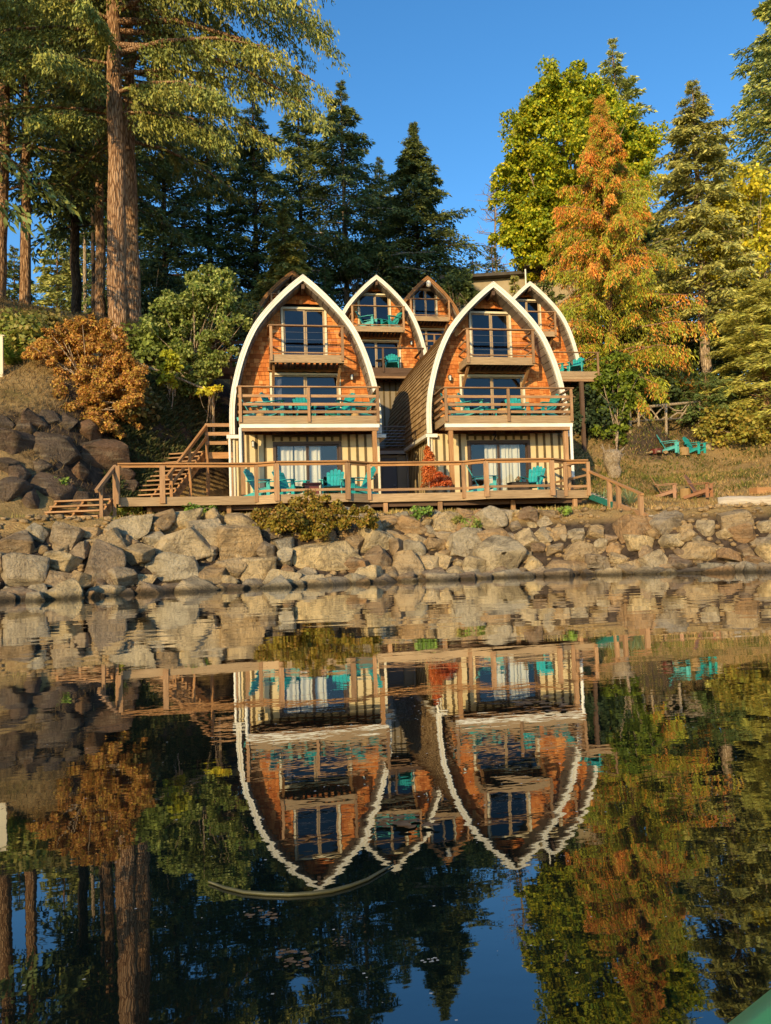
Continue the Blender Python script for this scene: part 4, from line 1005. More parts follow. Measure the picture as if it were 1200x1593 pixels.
for px, Y, dg, lab in ((712, 25.95, 80, 'teal chair at the left end of the right cabin balcony facing right'), (739, 25.6, 55, 'teal chair beside the footstool on the right cabin balcony'), (802, 26.0, -10, 'teal chair in front of the doors on the right cabin balcony'), (848, 25.9, -72, 'teal chair at the right end of the right cabin balcony facing left')):
    chair(cx_at(px, 635, Y), Y, zfB, dg, lab, g_)
g_ = 'teal chairs on the waterfront deck'
for px, Y, dg, lab in ((409, 24.3, 62, 'leftmost teal chair on the waterfront deck under the wall lamp'), (452, 24.4, 48, 'teal chair left of the red fire table on the waterfront deck'), (519, 24.5, -14, 'teal chair right of the red fire table on the waterfront deck'), (557, 24.2, -70, 'teal chair beside the left cabin post on the waterfront deck'),
        (754, 24.2, 72, 'teal chair left of the wicker table on the waterfront deck'), (829, 24.4, -40, 'teal chair right of the wicker table on the waterfront deck')):
    chair(cx_at(px, 745, Y), Y, DZ, dg, lab, g_)
g_ = 'teal chairs on the balconies of the middle row'
for px, Y, z, dg, lab in ((573, 36.75, zuC, 62, 'left teal chair of the pair on the upper balcony of the middle cabin'), (609, 36.75, zuC, -62, 'right teal chair of the pair on the upper balcony of the middle cabin'), (611, 36.1, zfC, -10, 'shaded teal chair on the lower balcony between the front cabins'),
        (899, 36.0, zfE, -35, 'sunlit teal chair at the rail of the balcony beside the orange cedar'), (871, 36.6, zfE, 40, 'shaded teal chair half hidden at the left of the balcony beside the cedar')):
    chair(cx_at(px, 590 if z < 11 else 520, Y), Y, z, dg, lab, g_)
for px, py, dg, lab, k in ((1043, 707, 52, 'left teal chair on the grassy terrace below the branch fence', 'teal'), (1083, 708, 30, 'right teal chair on the grassy terrace below the branch fence', 'teal'),
        (1037, 777, 58, 'left brown chair on the lawn above the riprap', 'brown_plastic'), (1091, 776, 42, 'right brown chair on the lawn beside the bleached log', 'brown_plastic')):
    for D in np.arange(25, 50, .05):
        q = PD(px, py, D)
        if g1(q[0], q[1]) >= q[2]: break
    chair(q[0], q[1], g1(q[0], q[1])+.01, dg, lab, 'chairs on the lawn', k)
def on_ground(px, py, lo=16, hi=60):
    for D in np.arange(lo, hi, .05):
        q = PD(px, py, D)
        if g1(q[0], q[1]) >= q[2]: return q
    return q
def lathe(mb, x, y, prof, n=16, jit=0.0): mb.tube([(x, y, z) for r, z in prof], [r for r, z in prof], n, jit=jit)
for px, py, lab, r in ((1064, 708, 'pale round stump table between the two teal lawn chairs', .27), (1067, 775, 'pale round stump table between the two brown lawn chairs', .22)):
    q = on_ground(px, py, 25); t = thing('stump_table', lab, 'stump', (q[0], q[1], g1(q[0], q[1])), 'stump tables on the lawn')
    zz = g1(q[0], q[1]); m = MB(); lathe(m, q[0], q[1], [(r*1.03, zz-.03), (r, zz+.1), (r*.97, zz+.34), (r*.93, zz+.36)], 18, .02); m.build('log', 'stump_wood', t)
t = thing('fire_table', 'dark red square fire table between teal chairs on the waterfront deck', 'table', (cx_at(485, 760, 24.2), 24.2, DZ)); x, y, z = t.location
m = MB(); m.box(x-.22, x+.22, y-.22, y+.22, z+.02, z+.42); m.build('base', 'fire_red', t); m = MB(); m.box(x-.29, x+.29, y-.29, y+.29, z+.422, z+.47); m.build('table_top', 'fire_red', t, bevel=.008)
t = thing('wicker_table', 'low dark wicker table holding a small plant on the waterfront deck', 'table', (cx_at(806, 755, 24.2), 24.2, DZ)); x, y, z = t.location
m = MB(); m.box(x-.28, x+.28, y-.25, y+.25, z+.03, z+.36); m.build('base', 'wicker', t); m = MB(); m.box(x-.30, x+.30, y-.27, y+.27, z+.362, z+.39); m.build('table_top', 'wicker', t)
t = thing('footstool', 'teal slatted footstool beside the chair on the right cabin balcony', 'footstool', (cx_at(760, 640, 25.6), 25.6, zfB)); x, y, z = t.location
m = MB(); [m.box(x-.25, x+.25, y-.24+k*.1, y-.155+k*.1, z+.30, z+.325) for k in range(5)]; m.build('seat', 'teal', t)
for a, b in ((-1, -1), (1, -1), (-1, 1), (1, 1)): MB().box(x+a*.21-.02, x+a*.21+.02, y+b*.2-.03, y+b*.2+.03, z, z+.298).build('leg', 'teal', t)
for px, lab, Y, z in ((783, 'small orange stump table on the right cabin balcony', 25.7, zfB),):
    t = thing('stump_table', lab, 'stump', (cx_at(px, 640, Y), Y, z)); m = MB(); lathe(m, t.location.x, Y, [(.2, z), (.2, z+.36), (.19, z+.38)], 14, .02); m.build('log', 'stump_wood', t)
for px, lab in ((405, 'small round orange stool at the left on the left cabin balcony'), (553, 'small round orange stool at the right on the left cabin balcony')):
    t = thing('stool', lab, 'stool', (cx_at(px, 640, 25.5), 25.5, zfA), 'stools on the left cabin balcony'); m = MB(); lathe(m, t.location.x, 25.5, [(.15, zfA), (.13, zfA+.2), (.16, zfA+.26)], 14); m.build('log', 'stump_wood', t)
t = thing('side_table', 'small round table beside the shaded chair on the middle cabin balcony', 'table', (cx_at(595, 590, 36.0), 36.0, zfC)); x, y, z = t.location
m = MB(); lathe(m, x, y, [(.3, z+.48), (.3, z+.51)], 20); m.build('table_top', 'black', t)
for k in range(3): MB().tube([(x+.1*cos(k*2.1), y+.1*sin(k*2.1), z+.48), (x+.22*cos(k*2.1), y+.22*sin(k*2.1), z)], .015, 6).build('leg', 'black', t)
# ------------------------------------------------------------------ vegetation
def colmix(rng, cols, n, spread=0.25):
    cols = np.array(cols); i = rng.integers(0, len(cols), n); j = rng.integers(0, len(cols), n); t = rng.random((n, 1))
    return (cols[i]*(1-t)+cols[j]*t)*(1+spread*(rng.random((n, 1))-.5)*2)
def conifer(label, base, h, r, trunk_r, seed, cols, start=.12, nb=110, ntw=22, nc=8, cl=.30, cw=.10, droop=.30, up=.22, shape=.85, hang=.25, bark='bark', lean=(0, 0), name='fir_tree', cat='tree', group=None, limb_vis=1.0, inner=.12, bright=None, limbs=None, top_cols=None, pend=False, wob=.25, tw_len=.40):
    rng = np.random.default_rng(seed); base = np.array(base, float)
    root = thing(name, label, cat, base, group)
    ax = lambda z: base+np.array([lean[0]*z, lean[1]*z, z])
    tr = MB(); zs = np.linspace(-.4, h*.985, 22); fl = [trunk_r*((1-max(0, z)/h)**.8*1.0+.2*math.exp(-max(0, z)/(trunk_r*1.6)))+.02 for z in zs]
    wob_ = rng.normal(0, trunk_r*.10, (len(zs), 2)); wob_[0] = 0
    tr.tube([ax(z)+np.array([a, b, 0]) for z, (a, b) in zip(zs, wob_)], fl, 18 if trunk_r > .3 else 10, jit=.05 if trunk_r > .3 else .02)
    t = (np.arange(nb)+rng.random(nb))/nb; zb = h*(start+(1-start)*t*.985)
    L = r*((1-t)**shape)*np.where(t > .82, .72, 1.0)*np.where(t > .93, .6, 1.0)*(1-wob+2*wob*rng.random(nb))+.16
    az = np.arange(nb)*2.399963+rng.normal(0, .35, nb)
    upb = up*(.6+.8*rng.random(nb))+.25*t; drb = droop*(.6+.8*rng.random(nb))
    if limbs is not None:
        zb2 = np.array([l[0] for l in limbs]); az2 = np.array([l[1] for l in limbs]); L2 = np.array([l[2] for l in limbs])
        zb = np.concatenate([zb, zb2]); az = np.concatenate([az, az2]); L = np.concatenate([L, L2]); t = np.concatenate([t, zb2/h])
        upb = np.concatenate([upb, np.array([l[3] for l in limbs])]); drb = np.concatenate([drb, np.array([l[4] for l in limbs])]); nb = len(zb)
    d = np.stack([np.cos(az), np.sin(az), np.zeros(nb)], 1); side = np.stack([-np.sin(az), np.cos(az), np.zeros(nb)], 1)
    B = base+np.stack([lean[0]*zb, lean[1]*zb, zb], 1)
    def bp(i, s): return B[i]+d[i]*L[i]*s+np.array([0, 0, (upb[i]*s-drb[i]*s*s)*L[i]])
    for i in range(nb):
        if L[i] > .9*limb_vis:
            tr.tube([bp(i, s) for s in (0, .3, .6, .92)], [max(.012, L[i]*.017*f) for f in (1, .75, .5, .2)], 5, cap=False)
    tr.build('trunk', bark, root, smooth=True)
    k = ntw; tt = np.linspace(inner, 1, k)[None, :]+rng.normal(0, .02, (nb, k)); tt = np.clip(tt, .03, 1.02)
    P = B[:, None]+d[:, None]*(L[:, None]*tt)[..., None]; P[..., 2] += (upb[:, None]*tt-drb[:, None]*tt**2)*L[:, None]
    sg = np.where((np.arange(k)[None, :]+np.arange(nb)[:, None]) % 2, 1, -1); ang = sg*rng.uniform(.55, 1.15, (nb, k))
    ang[:, -2:] *= .2
    D = d[:, None]*np.cos(ang)[..., None]+side[:, None]*np.sin(ang)[..., None]
    D[..., 2] += (upb[:, None]-2*drb[:, None]*tt)*.8-hang*rng.uniform(.3, 1.5, (nb, k))
    if pend: D[..., 2] -= rng.uniform(.4, 2.2, (nb, k))
    D = nrm(D); TL = (L[:, None]*tw_len*(1-.72*tt)+np.minimum(.14, L*.12)[:, None])*rng.uniform(.6, 1.25, (nb, k))
    if pend: TL = np.minimum(TL, 1.5)+.15
    s = (np.arange(nc)+.3)/nc; s = s[None, None, :]+rng.uniform(-.06, .06, (nb, k, nc))
    C = P[:, :, None]+D[:, :, None]*(TL[:, :, None]*s)[..., None]
    C[..., 2] -= hang*.35*(TL[:, :, None]*s**2)
    C += rng.normal(0, .03+.008*r, C.shape)
    perp = nrm(np.cross(D, np.array([0, 0, 1.0])+rng.normal(0, .25, D.shape)))
    s2 = np.where(np.arange(nc) % 2, 1.0, -1.0)[None, None, :, None]
    CD = nrm(D[:, :, None]+perp[:, :, None]*s2*rng.uniform(.25, .95, (nb, k, nc, 1))+rng.normal(0, .22, (nb, k, nc, 3))-np.array([0, 0, hang*.5]))
    WD = nrm(np.cross(CD, np.array([0, 0, .55])+rng.normal(0, .8, CD.shape)))
    n = nb*k*nc; size = rng.uniform(.6, 1.3, n)*np.repeat(np.clip(L/1.3, .4, 1), k*nc)
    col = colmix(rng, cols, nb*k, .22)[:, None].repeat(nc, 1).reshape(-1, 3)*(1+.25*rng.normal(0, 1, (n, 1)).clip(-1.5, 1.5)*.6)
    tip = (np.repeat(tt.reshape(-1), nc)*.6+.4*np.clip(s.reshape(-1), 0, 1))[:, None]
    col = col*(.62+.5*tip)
    if top_cols is not None:
        m = rng.random(nb*k) < top_cols[0](tt.reshape(-1), (zb/h)[:, None].repeat(k, 1).reshape(-1), rng, nb, k)
        tc = colmix(rng, top_cols[1], nb*k, .25)
        mm = m[:, None].repeat(nc, 1).reshape(-1); col[mm] = tc[:, None].repeat(nc, 1).reshape(-1, 3)[mm]*(.75+.35*tip[mm])
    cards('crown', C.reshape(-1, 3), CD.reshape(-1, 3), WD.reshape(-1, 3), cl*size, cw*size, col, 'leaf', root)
    return root
def blob_leaves(rng, centers, radii, n_per, size, cols, spread=.28, flat=.0, droop=.3, shell=.45, zr=None, light=.35):
    c = np.repeat(np.array(centers), n_per, 0); r = np.repeat(np.array(radii), n_per)
    v = nrm(rng.normal(size=c.shape)); v[:, 2] = np.where(v[:, 2] < -.6, -v[:, 2]*.6, v[:, 2]); v = nrm(v); v[:, 2] *= .9
    rad = r*(shell+(1-shell)*rng.random(len(c))**.6)
    P = c+v*rad[:, None]
    N_ = nrm(v*.7+np.array([0, 0, .35])+rng.normal(0, .6, v.shape))
    D = nrm(np.cross(N_, rng.normal(size=v.shape))); D[:, 2] -= droop; D = nrm(D); Wd = nrm(np.cross(N_, D))
    s = size*rng.uniform(.6, 1.35, len(c))
    kb = len(centers); bc = (1+light*(rng.random((kb, 1))-.5))
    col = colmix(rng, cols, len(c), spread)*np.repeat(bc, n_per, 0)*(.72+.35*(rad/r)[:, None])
    return P, D, Wd, s, s*.75, col
def broad(label, base, top, blobs, n_per, size, cols, seed, trunk_r=.12, bark='pale_bark', name='shrub', cat='shrub', group=None, droop=.3, trunk_pts=None, twigs=True, mat='broad', shell=.45, stems=1, split=0):
    rng = np.random.default_rng(seed); base = np.array(base, float); root = thing(name, label, cat, base, group)
    C = np.array([b[0] for b in blobs]); R = np.array([b[1] for b in blobs])
    tr = MB(); mid = C.mean(0)
    for s_ in range(stems):
        o = np.array([rng.normal(0, .15), rng.normal(0, .1), 0])*(stems > 1)
        tgt = mid*.6+C[rng.integers(len(C))]*.4
        tr.tube([base+o-np.array([0, 0, .3]), base*.6+mid*.4+rng.normal(0, .1, 3), tgt], [trunk_r*1.25, trunk_r*.8, trunk_r*.4], 8)
    if twigs:
        for c, r in zip(C[::max(1, len(C)//40)], R[::max(1, len(C)//40)]):
            f = rng.uniform(.25, .7); p0 = base*(1-f)+mid*f; p0[2] = min(p0[2], c[2])
            tr.tube([p0, (p0+c)/2+rng.normal(0, .12, 3), c+nrm(c-mid)*r*.5], [trunk_r*.45, trunk_r*.28, .012], 5, cap=False)
    tr.build('trunk' if cat == 'tree' else 'stems', bark, root, smooth=True)
    if split:
        C2 = []; R2 = []
        for c, r in zip(C, R):
            for _ in range(split):
                v = nrm(rng.normal(size=3))*r*rng.uniform(.35, 1.05); C2.append(c+v); R2.append(r*rng.uniform(.32, .58))
        C, R = np.array(C2), np.array(R2); n_per = max(8, n_per//split)
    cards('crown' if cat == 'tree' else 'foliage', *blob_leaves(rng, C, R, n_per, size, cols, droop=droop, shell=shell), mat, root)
    return root
def ell_blobs(rng, c, rx, ry, rz, n, br, solid=.35, bottom=-1.0, shape=None):
    out = []
    while len(out) < n:
        v = nrm(rng.normal(size=3))*(solid+(1-solid)*rng.random()**.5)
        if v[2] < bottom: continue
        k = 1.0 if shape is None else shape(v[2])
        out.append((np.array(c)+v*np.array([rx*k, ry*k, rz]), br*rng.uniform(.7, 1.3)))
    return out
def tree_base(px, py, D):
    p = PD(px, py, D); z = g1(p[0], p[1]); return (p[0], p[1], z-.1), p[2]-z+.1
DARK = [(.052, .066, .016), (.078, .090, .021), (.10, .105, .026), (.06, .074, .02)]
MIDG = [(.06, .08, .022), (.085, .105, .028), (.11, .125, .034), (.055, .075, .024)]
OLIVE = [(.14, .14, .03), (.19, .175, .035), (.10, .11, .025), (.23, .20, .045)]
SILV = [(.18, .185, .05), (.24, .23, .06), (.29, .265, .065), (.13, .14, .04)]

# the tall firs on the left bluff
b, _ = tree_base(184, 548, 30.5)
limbs = [(11.5, .2, 7.2, .05, .40), (12.4, -.15, 8.2, .08, .45), (13.4, -.2, 8.8, .1, .5), (14.2, .15, 8.8, .1, .5), (15.0, -.35, 9.0, .15, .5), (16.4, .05, 9.3, .15, .5), (17.2, -.45, 8.8, .15, .5), (18.0, .25, 9.0, .15, .45), (19, -.1, 9.0, .15, .45), (20, .3, 8.6, .15, .4), (21.5, -.15, 8.6, .15, .4), (12.8, 3.4, 6.2, .05, .4), (15, 3.0, 7.2, .1, .45), (17.2, 3.7, 7.2, .1, .45), (19, 3.2, 7.2, .1, .45), (9.6, -.2, 4.6, .05, .35), (10.4, -.6, 5.4, .1, .4), (10.2, .3, 4.8, .1, .4), (9.2, 3.6, 3.2, .05, .3), (10.6, 4.3, 4.4, .05, .35), (11.2, -.05, 6.2, .20, .25), (12.0, -.35, 7.2, .22, .35), (13.0, .1, 7.6, .2, .38), (13.8, -.5, 8.6, .22, .40), (14.6, -.15, 8.4, .2, .42), (15.4, -.75, 7.8, .25, .45), (16.0, .3, 8.4, .22, .42), (16.8, -.3, 9.2, .22, .44), (17.5, -.05, 8.6, .2, .42), (18.4, -.55, 8.8, .2, .40), (19.3, .15, 8.6, .2, .40), (20.2, -.25, 8.2, .2, .38), (21, -.6, 8, .2, .4), (22, .1, 7.6, .2, .4), (23, -.3, 7.2, .2, .4),
         (11.6, 3.3, 4.6, .1, .3), (12.6, 3.0, 5.6, .12, .32), (13.4, 3.7, 5.8, .15, .35), (14.4, 3.2, 6.4, .15, .38), (15.6, 2.8, 6.4, .15, .38), (16.6, 3.5, 6.8, .15, .38), (17.8, 3.1, 6.6, .15, .38), (12.2, 4.6, 4.0, .1, .3), (14.2, 4.9, 5.0, .12, .35), (16.2, 4.4, 5.5, .12, .35), (18.2, 5.0, 5.5, .12, .38), (19.5, 4.6, 5.5, .12, .38)]
conifer('tallest fir with a massive ridged trunk and drooping sunlit boughs on the left bluff', b, 33, 6.5, .375, 11, OLIVE+MIDG[1:3], start=.46, nb=80, ntw=105, nc=20, cl=.19, cw=.065, droop=.42, up=.18, shape=.5, hang=.6, group=None, limbs=limbs, inner=.15, tw_len=.15, pend=True)
b, _ = tree_base(207, 492, 36)
conifer('slimmer fir whose trunk stands right behind the tallest fir', b, 30, 5.6, .31, 12, MIDG+OLIVE[:2], start=.28, nb=70, ntw=30, nc=9, cl=.34, cw=.12, droop=.35, up=.15, shape=.6, hang=.4)
for i, (px, py, D, h, r, tr_, st, bk, lab, ln, cols) in enumerate([
    (-4, 468, 38, 27, 4.6, .36, .30, 'bark', 'fir with a leaning reddish trunk at the left edge of the ridge', (.035, 0), MIDG), (38, 470, 39, 26, 4.4, .27, .26, 'bark', 'fir with a straight sunlit trunk second from the left edge', (.012, 0), MIDG),
    (120, 484, 43, 27, 4.6, .27, .24, 'dark_bark', 'dark-trunked fir on the ridge between the left firs and the tallest fir', (-.01, 0), DARK+MIDG), (157, 492, 41, 28, 4.6, .26, .26, 'bark', 'fir with a thin sunlit trunk immediately left of the tallest fir', (0, 0), MIDG),
    (133, 482, 52, 20, 2.4, .13, .45, 'pale_bark', 'slender pale-trunked fir standing far behind on the ridge', (0, 0), MIDG), (146, 482, 50, 21, 2.2, .14, .5, 'dark_bark', 'slender dark-trunked fir between two thicker trunks on the ridge', (0, 0), DARK)]):
    b, _ = tree_base(px, py, D)
    conifer(lab, b, h, r, tr_, 30+i, cols, start=st, nb=64, ntw=24, nc=8, cl=.36, cw=.13, droop=.38, up=.12, shape=.55, hang=.35, bark=bk, lean=ln, limb_vis=1.2)
for i, (px, D, ay, r, cols, lab) in enumerate([(88, 62, 350, 3.0, SILV, 'small bright young fir seen through the gap between the left trunks'), (22, 66, 380, 3.0, MIDG, 'small fir behind the leaning trunk at the left edge'), (120, 68, 330, 3.2, MIDG, 'small fir behind the dark trunk on the ridge')]):
    b, h = tree_base(px, ay, D); conifer(lab, b, h, r, .13, 50+i, cols, nb=70, ntw=16, nc=6, cl=.42, cw=.16)
conifer('dense fir just outside the left edge whose boughs reach into the top left corner', (-13.2, 27.2, g1(-13.2, 27.2)-.1), 27, 5.8, .4, 61, MIDG+OLIVE[:1], start=.25, nb=80, ntw=34, nc=9, cl=.36, cw=.13, droop=.4, up=.12, shape=.5, hang=.5)
# dark firs behind the cabins
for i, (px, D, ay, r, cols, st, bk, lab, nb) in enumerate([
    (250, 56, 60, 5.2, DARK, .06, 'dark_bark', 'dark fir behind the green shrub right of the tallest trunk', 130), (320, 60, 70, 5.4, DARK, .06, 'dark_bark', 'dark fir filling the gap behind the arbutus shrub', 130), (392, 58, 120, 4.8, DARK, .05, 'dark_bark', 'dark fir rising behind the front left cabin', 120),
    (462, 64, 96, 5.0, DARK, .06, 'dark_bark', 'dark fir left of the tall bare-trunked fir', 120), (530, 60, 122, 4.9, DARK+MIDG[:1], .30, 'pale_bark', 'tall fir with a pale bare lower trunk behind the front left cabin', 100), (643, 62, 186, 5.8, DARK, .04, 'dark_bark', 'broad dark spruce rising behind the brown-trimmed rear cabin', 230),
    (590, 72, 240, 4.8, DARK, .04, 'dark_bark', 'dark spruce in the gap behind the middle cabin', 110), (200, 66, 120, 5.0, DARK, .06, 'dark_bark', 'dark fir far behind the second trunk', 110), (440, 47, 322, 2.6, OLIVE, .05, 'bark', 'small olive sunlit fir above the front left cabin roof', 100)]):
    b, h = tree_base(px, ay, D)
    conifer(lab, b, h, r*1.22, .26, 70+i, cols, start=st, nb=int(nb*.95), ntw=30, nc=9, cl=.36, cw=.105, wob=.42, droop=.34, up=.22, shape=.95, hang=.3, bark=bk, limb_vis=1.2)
for i, (px, D, ay, r, cols, lab) in enumerate([(505, 55, 400, 1.5, MIDG, 'young fir between the two white arch peaks'), (735, 58, 395, 2.6, MIDG, 'ragged fir left of the bare snag'), (765, 56, 372, 2.2, MIDG, 'thin green fir in front of the bare snag'), (700, 54, 425, 1.5, MIDG, 'little fir beside the brown rear cabin'), (800, 48.5, 425, .9, SILV, 'young fir growing between the two right-hand arch peaks')]):
    b, h = tree_base(px, ay, D); conifer(lab, b, h, r, .1, 90+i, cols, nb=70, ntw=16, nc=6, cl=.34, cw=.12, hang=.3)
# dead snag
b, h = tree_base(768, 292, 60); rng = np.random.default_rng(5); t = thing('dead_tree', 'bare grey snag with twiggy branches left of the maple', 'tree', b); m = MB()
m.tube([np.array(b)+np.array([.1*sin(z), .1*cos(z*.7), z]) for z in np.linspace(0, h, 10)], list(np.linspace(.22, .03, 10)), 8)
for k in range(70):
    z = h*rng.uniform(.35, .98); a = rng.uniform(0, 6.28); l = rng.uniform(.6, 2.6)*(1.15-z/h*.6); p = np.array(b)+np.array([0, 0, z]); dd = np.array([cos(a), sin(a), rng.uniform(-.1, .7)])
    q = p+dd*l; m.tube([p, p+dd*l*.5+rng.normal(0, .08, 3), q], [.04, .028, .012], 5, cap=False)
    for _ in range(5):
        f = rng.uniform(.3, 1); s_ = p+dd*l*f; m.tube([s_, s_+rng.normal(0, .35, 3)+np.array([0, 0, .15])], [.016, .008], 4, cap=False)
m.build('trunk', 'pale_bark', t)
# maple
b, h = tree_base(905, 108, 54); rng = np.random.default_rng(8); c = PD(893, 265, 54)
mp = ell_blobs(rng, c, 5.0, 4.4, 7.0, 185, 1.15, solid=.35, shape=lambda v: 1.05-.35*max(0, v)**2)
broad('broad yellow-green maple rising behind the orange cedar', (PD(905, 300, 54)[0], PD(905, 300, 54)[1], b[2]), h, mp+ell_blobs(rng, PD(850, 370, 53.5), 3.2, 2.6, 2.6, 36, 1.0, .4), 900, .21, [(.15, .18, .010), (.22, .23, .012), (.29, .26, .014), (.08, .12, .010), (.34, .26, .014)], 8, .35, name='maple_tree', cat='tree', droop=.45, shell=.4, split=5)
# right-hand conifers
b, h = tree_base(953, 52, 64); conifer('silvery fir whose tip rises behind the maple', b, h, 5.4, .3, 101, SILV, nb=130, ntw=20, nc=7, cl=.42, cw=.15, up=.3, droop=.25, shape=.7)
def orange_mask(tt, zt, rng, nb, k):
    pb = np.clip(rng.normal(.42, .30, nb), 0, 1)[:, None].repeat(k, 1).reshape(-1)
    return np.clip(pb*(.28+.55*tt)+.42*(zt-.42), .03, .9)
b, h = tree_base(934, 142, 43)
conifer('conical cedar with orange brown drooping fronds right of the cabins', b, h, 4.25, .34, 102, [(.15, .17, .014), (.20, .20, .016), (.11, .135, .014), (.26, .22, .02)], nb=155, ntw=80, nc=13, cl=.19, cw=.05, droop=.42, up=.28, shape=.80, wob=.45, hang=.8, start=.04, name='cedar_tree', top_cols=(orange_mask, [(.34, .125, .02), (.40, .165, .025), (.27, .09, .016), (.37, .19, .03)]), pend=True, bark='bark', tw_len=.22)
b, h = tree_base(1076, 120, 45)
conifer('fir with a sunlit bare lower trunk right of the orange cedar', b, h, 4.3, .30, 103, SILV+OLIVE[:2], nb=125, ntw=34, nc=9, cl=.30, cw=.10, start=.20, up=.15, droop=.32, shape=.7, bark='pale_bark', hang=.4, limb_vis=.8)
b, h = tree_base(1215, -60, 54)
conifer('tall dense fir at the right edge of the picture', b, h, 6.2, .4, 104, SILV+MIDG[1:3], nb=190, ntw=32, nc=9, cl=.38, cw=.12, up=.2, droop=.3, shape=.6, hang=.35)
b, h = tree_base(1128, 330, 60); conifer('fir between the sunlit trunk and the yellow tree', b, h, 4.2, .25, 105, SILV+MIDG, nb=100, ntw=20, nc=7, cl=.40, cw=.15)
b, h = tree_base(1020, 330, 58); conifer('dark fir behind the gap right of the cedar', b, h, 4.2, .25, 106, MIDG, nb=100, ntw=20, nc=7, cl=.40, cw=.15)
b, h = tree_base(700, 80, 110)
c = PD(1162, 380, 44); b, _ = tree_base(1165, 390, 46); rng = np.random.default_rng(9)
broad('loose yellow-leaved tree at the right edge behind the pine', b, 0, ell_blobs(rng, c, 2.6, 2.4, 4.4, 70, .85, .3), 150, .24, [(.36, .30, .018), (.28, .25, .018), (.42, .33, .03), (.2, .2, .018)], 9, .16, name='birch_tree', cat='tree', droop=.3)
q = on_ground(1185, 712, 28); rng = np.random.default_rng(10)
b = (q[0]+1.9, q[1]+2.0, g1(q[0]+1.9, q[1]+2.0)-.1)
conifer('soft long-needled pine spreading over the lawn at the right edge', b, 8.2, 3.0, .2, 107, [(.23, .22, .04), (.28, .26, .05), (.17, .175, .035), (.33, .29, .065)], nb=130, ntw=36, nc=10, cl=.30, cw=.055, start=.02, up=.35, droop=.30, shape=.45, hang=.15, name='pine_tree')
q = on_ground(1118, 680, 30); conifer('small dense dark fir at the end of the branch fence', (q[0], q[1]+.8, g1(q[0], q[1]+.8)-.1), 2.6, 1.45, .08, 108, [(.05, .075, .02), (.07, .10, .025), (.10, .115, .03)], nb=70, ntw=18, nc=7, cl=.20, cw=.075, start=.02, up=.3, shape=.6)
b, _ = tree_base(962, 600, 37); rng = np.random.default_rng(13); c = PD(958, 628, 36.5)
bl = [(PD(x+4, y, 38.8+rng.uniform(-.6, .6)), .6*rng.uniform(.7, 1.2)) for x, y in [(945, 572), (960, 585), (935, 590), (970, 600), (950, 605), (930, 610), (965, 625), (980, 618), (945, 628), (955, 645), (975, 645), (940, 648), (962, 665), (985, 590), (992, 612), (928, 575), (948, 670), (935, 630), (958, 560), (942, 662), (962, 668), (950, 684), (970, 688), (935, 690), (958, 705)]]
broad('bright green leafy shrub under the orange cedar next to the balcony', (PD(958, 640, 37)[0], PD(958, 640, 37)[1], g1(*PD(958, 640, 37)[:2])), 0, bl, 420, .17, [(.09, .13, .010), (.13, .16, .014), (.055, .085, .010)], 13, .05, split=5)
# shade-filling understory behind the lawn
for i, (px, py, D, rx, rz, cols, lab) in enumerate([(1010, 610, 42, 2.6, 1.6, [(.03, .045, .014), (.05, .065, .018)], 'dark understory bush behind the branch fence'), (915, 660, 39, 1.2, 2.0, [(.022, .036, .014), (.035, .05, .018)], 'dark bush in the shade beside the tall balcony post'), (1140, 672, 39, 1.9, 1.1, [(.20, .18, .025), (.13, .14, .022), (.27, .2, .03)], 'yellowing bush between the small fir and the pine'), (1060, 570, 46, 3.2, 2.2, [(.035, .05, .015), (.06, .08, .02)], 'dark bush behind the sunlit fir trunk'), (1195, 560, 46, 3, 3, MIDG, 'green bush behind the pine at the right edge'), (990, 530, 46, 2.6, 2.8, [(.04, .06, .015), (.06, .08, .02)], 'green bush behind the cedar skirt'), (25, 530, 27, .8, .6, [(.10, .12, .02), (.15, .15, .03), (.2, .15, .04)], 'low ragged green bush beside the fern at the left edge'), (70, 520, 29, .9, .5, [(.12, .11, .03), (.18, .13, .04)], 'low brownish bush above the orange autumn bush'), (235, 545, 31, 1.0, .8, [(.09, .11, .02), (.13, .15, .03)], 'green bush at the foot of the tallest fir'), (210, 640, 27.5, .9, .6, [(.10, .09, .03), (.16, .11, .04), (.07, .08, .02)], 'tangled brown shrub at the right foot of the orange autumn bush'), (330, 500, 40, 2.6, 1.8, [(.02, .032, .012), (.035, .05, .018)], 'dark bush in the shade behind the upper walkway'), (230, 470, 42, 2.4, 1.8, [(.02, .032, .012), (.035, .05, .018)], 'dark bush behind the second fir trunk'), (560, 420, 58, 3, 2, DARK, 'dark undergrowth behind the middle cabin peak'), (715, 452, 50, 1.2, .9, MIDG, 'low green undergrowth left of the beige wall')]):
    c = PD(px, py, D); rng = np.random.default_rng(200+i); z = g1(c[0], c[1])
    broad(lab, (c[0], c[1], z), 0, ell_blobs(rng, c, rx, rx*.8, rz, int(14+6*rx*rz), .6, .2, -.6), 170, .19, cols, 200+i, .06)
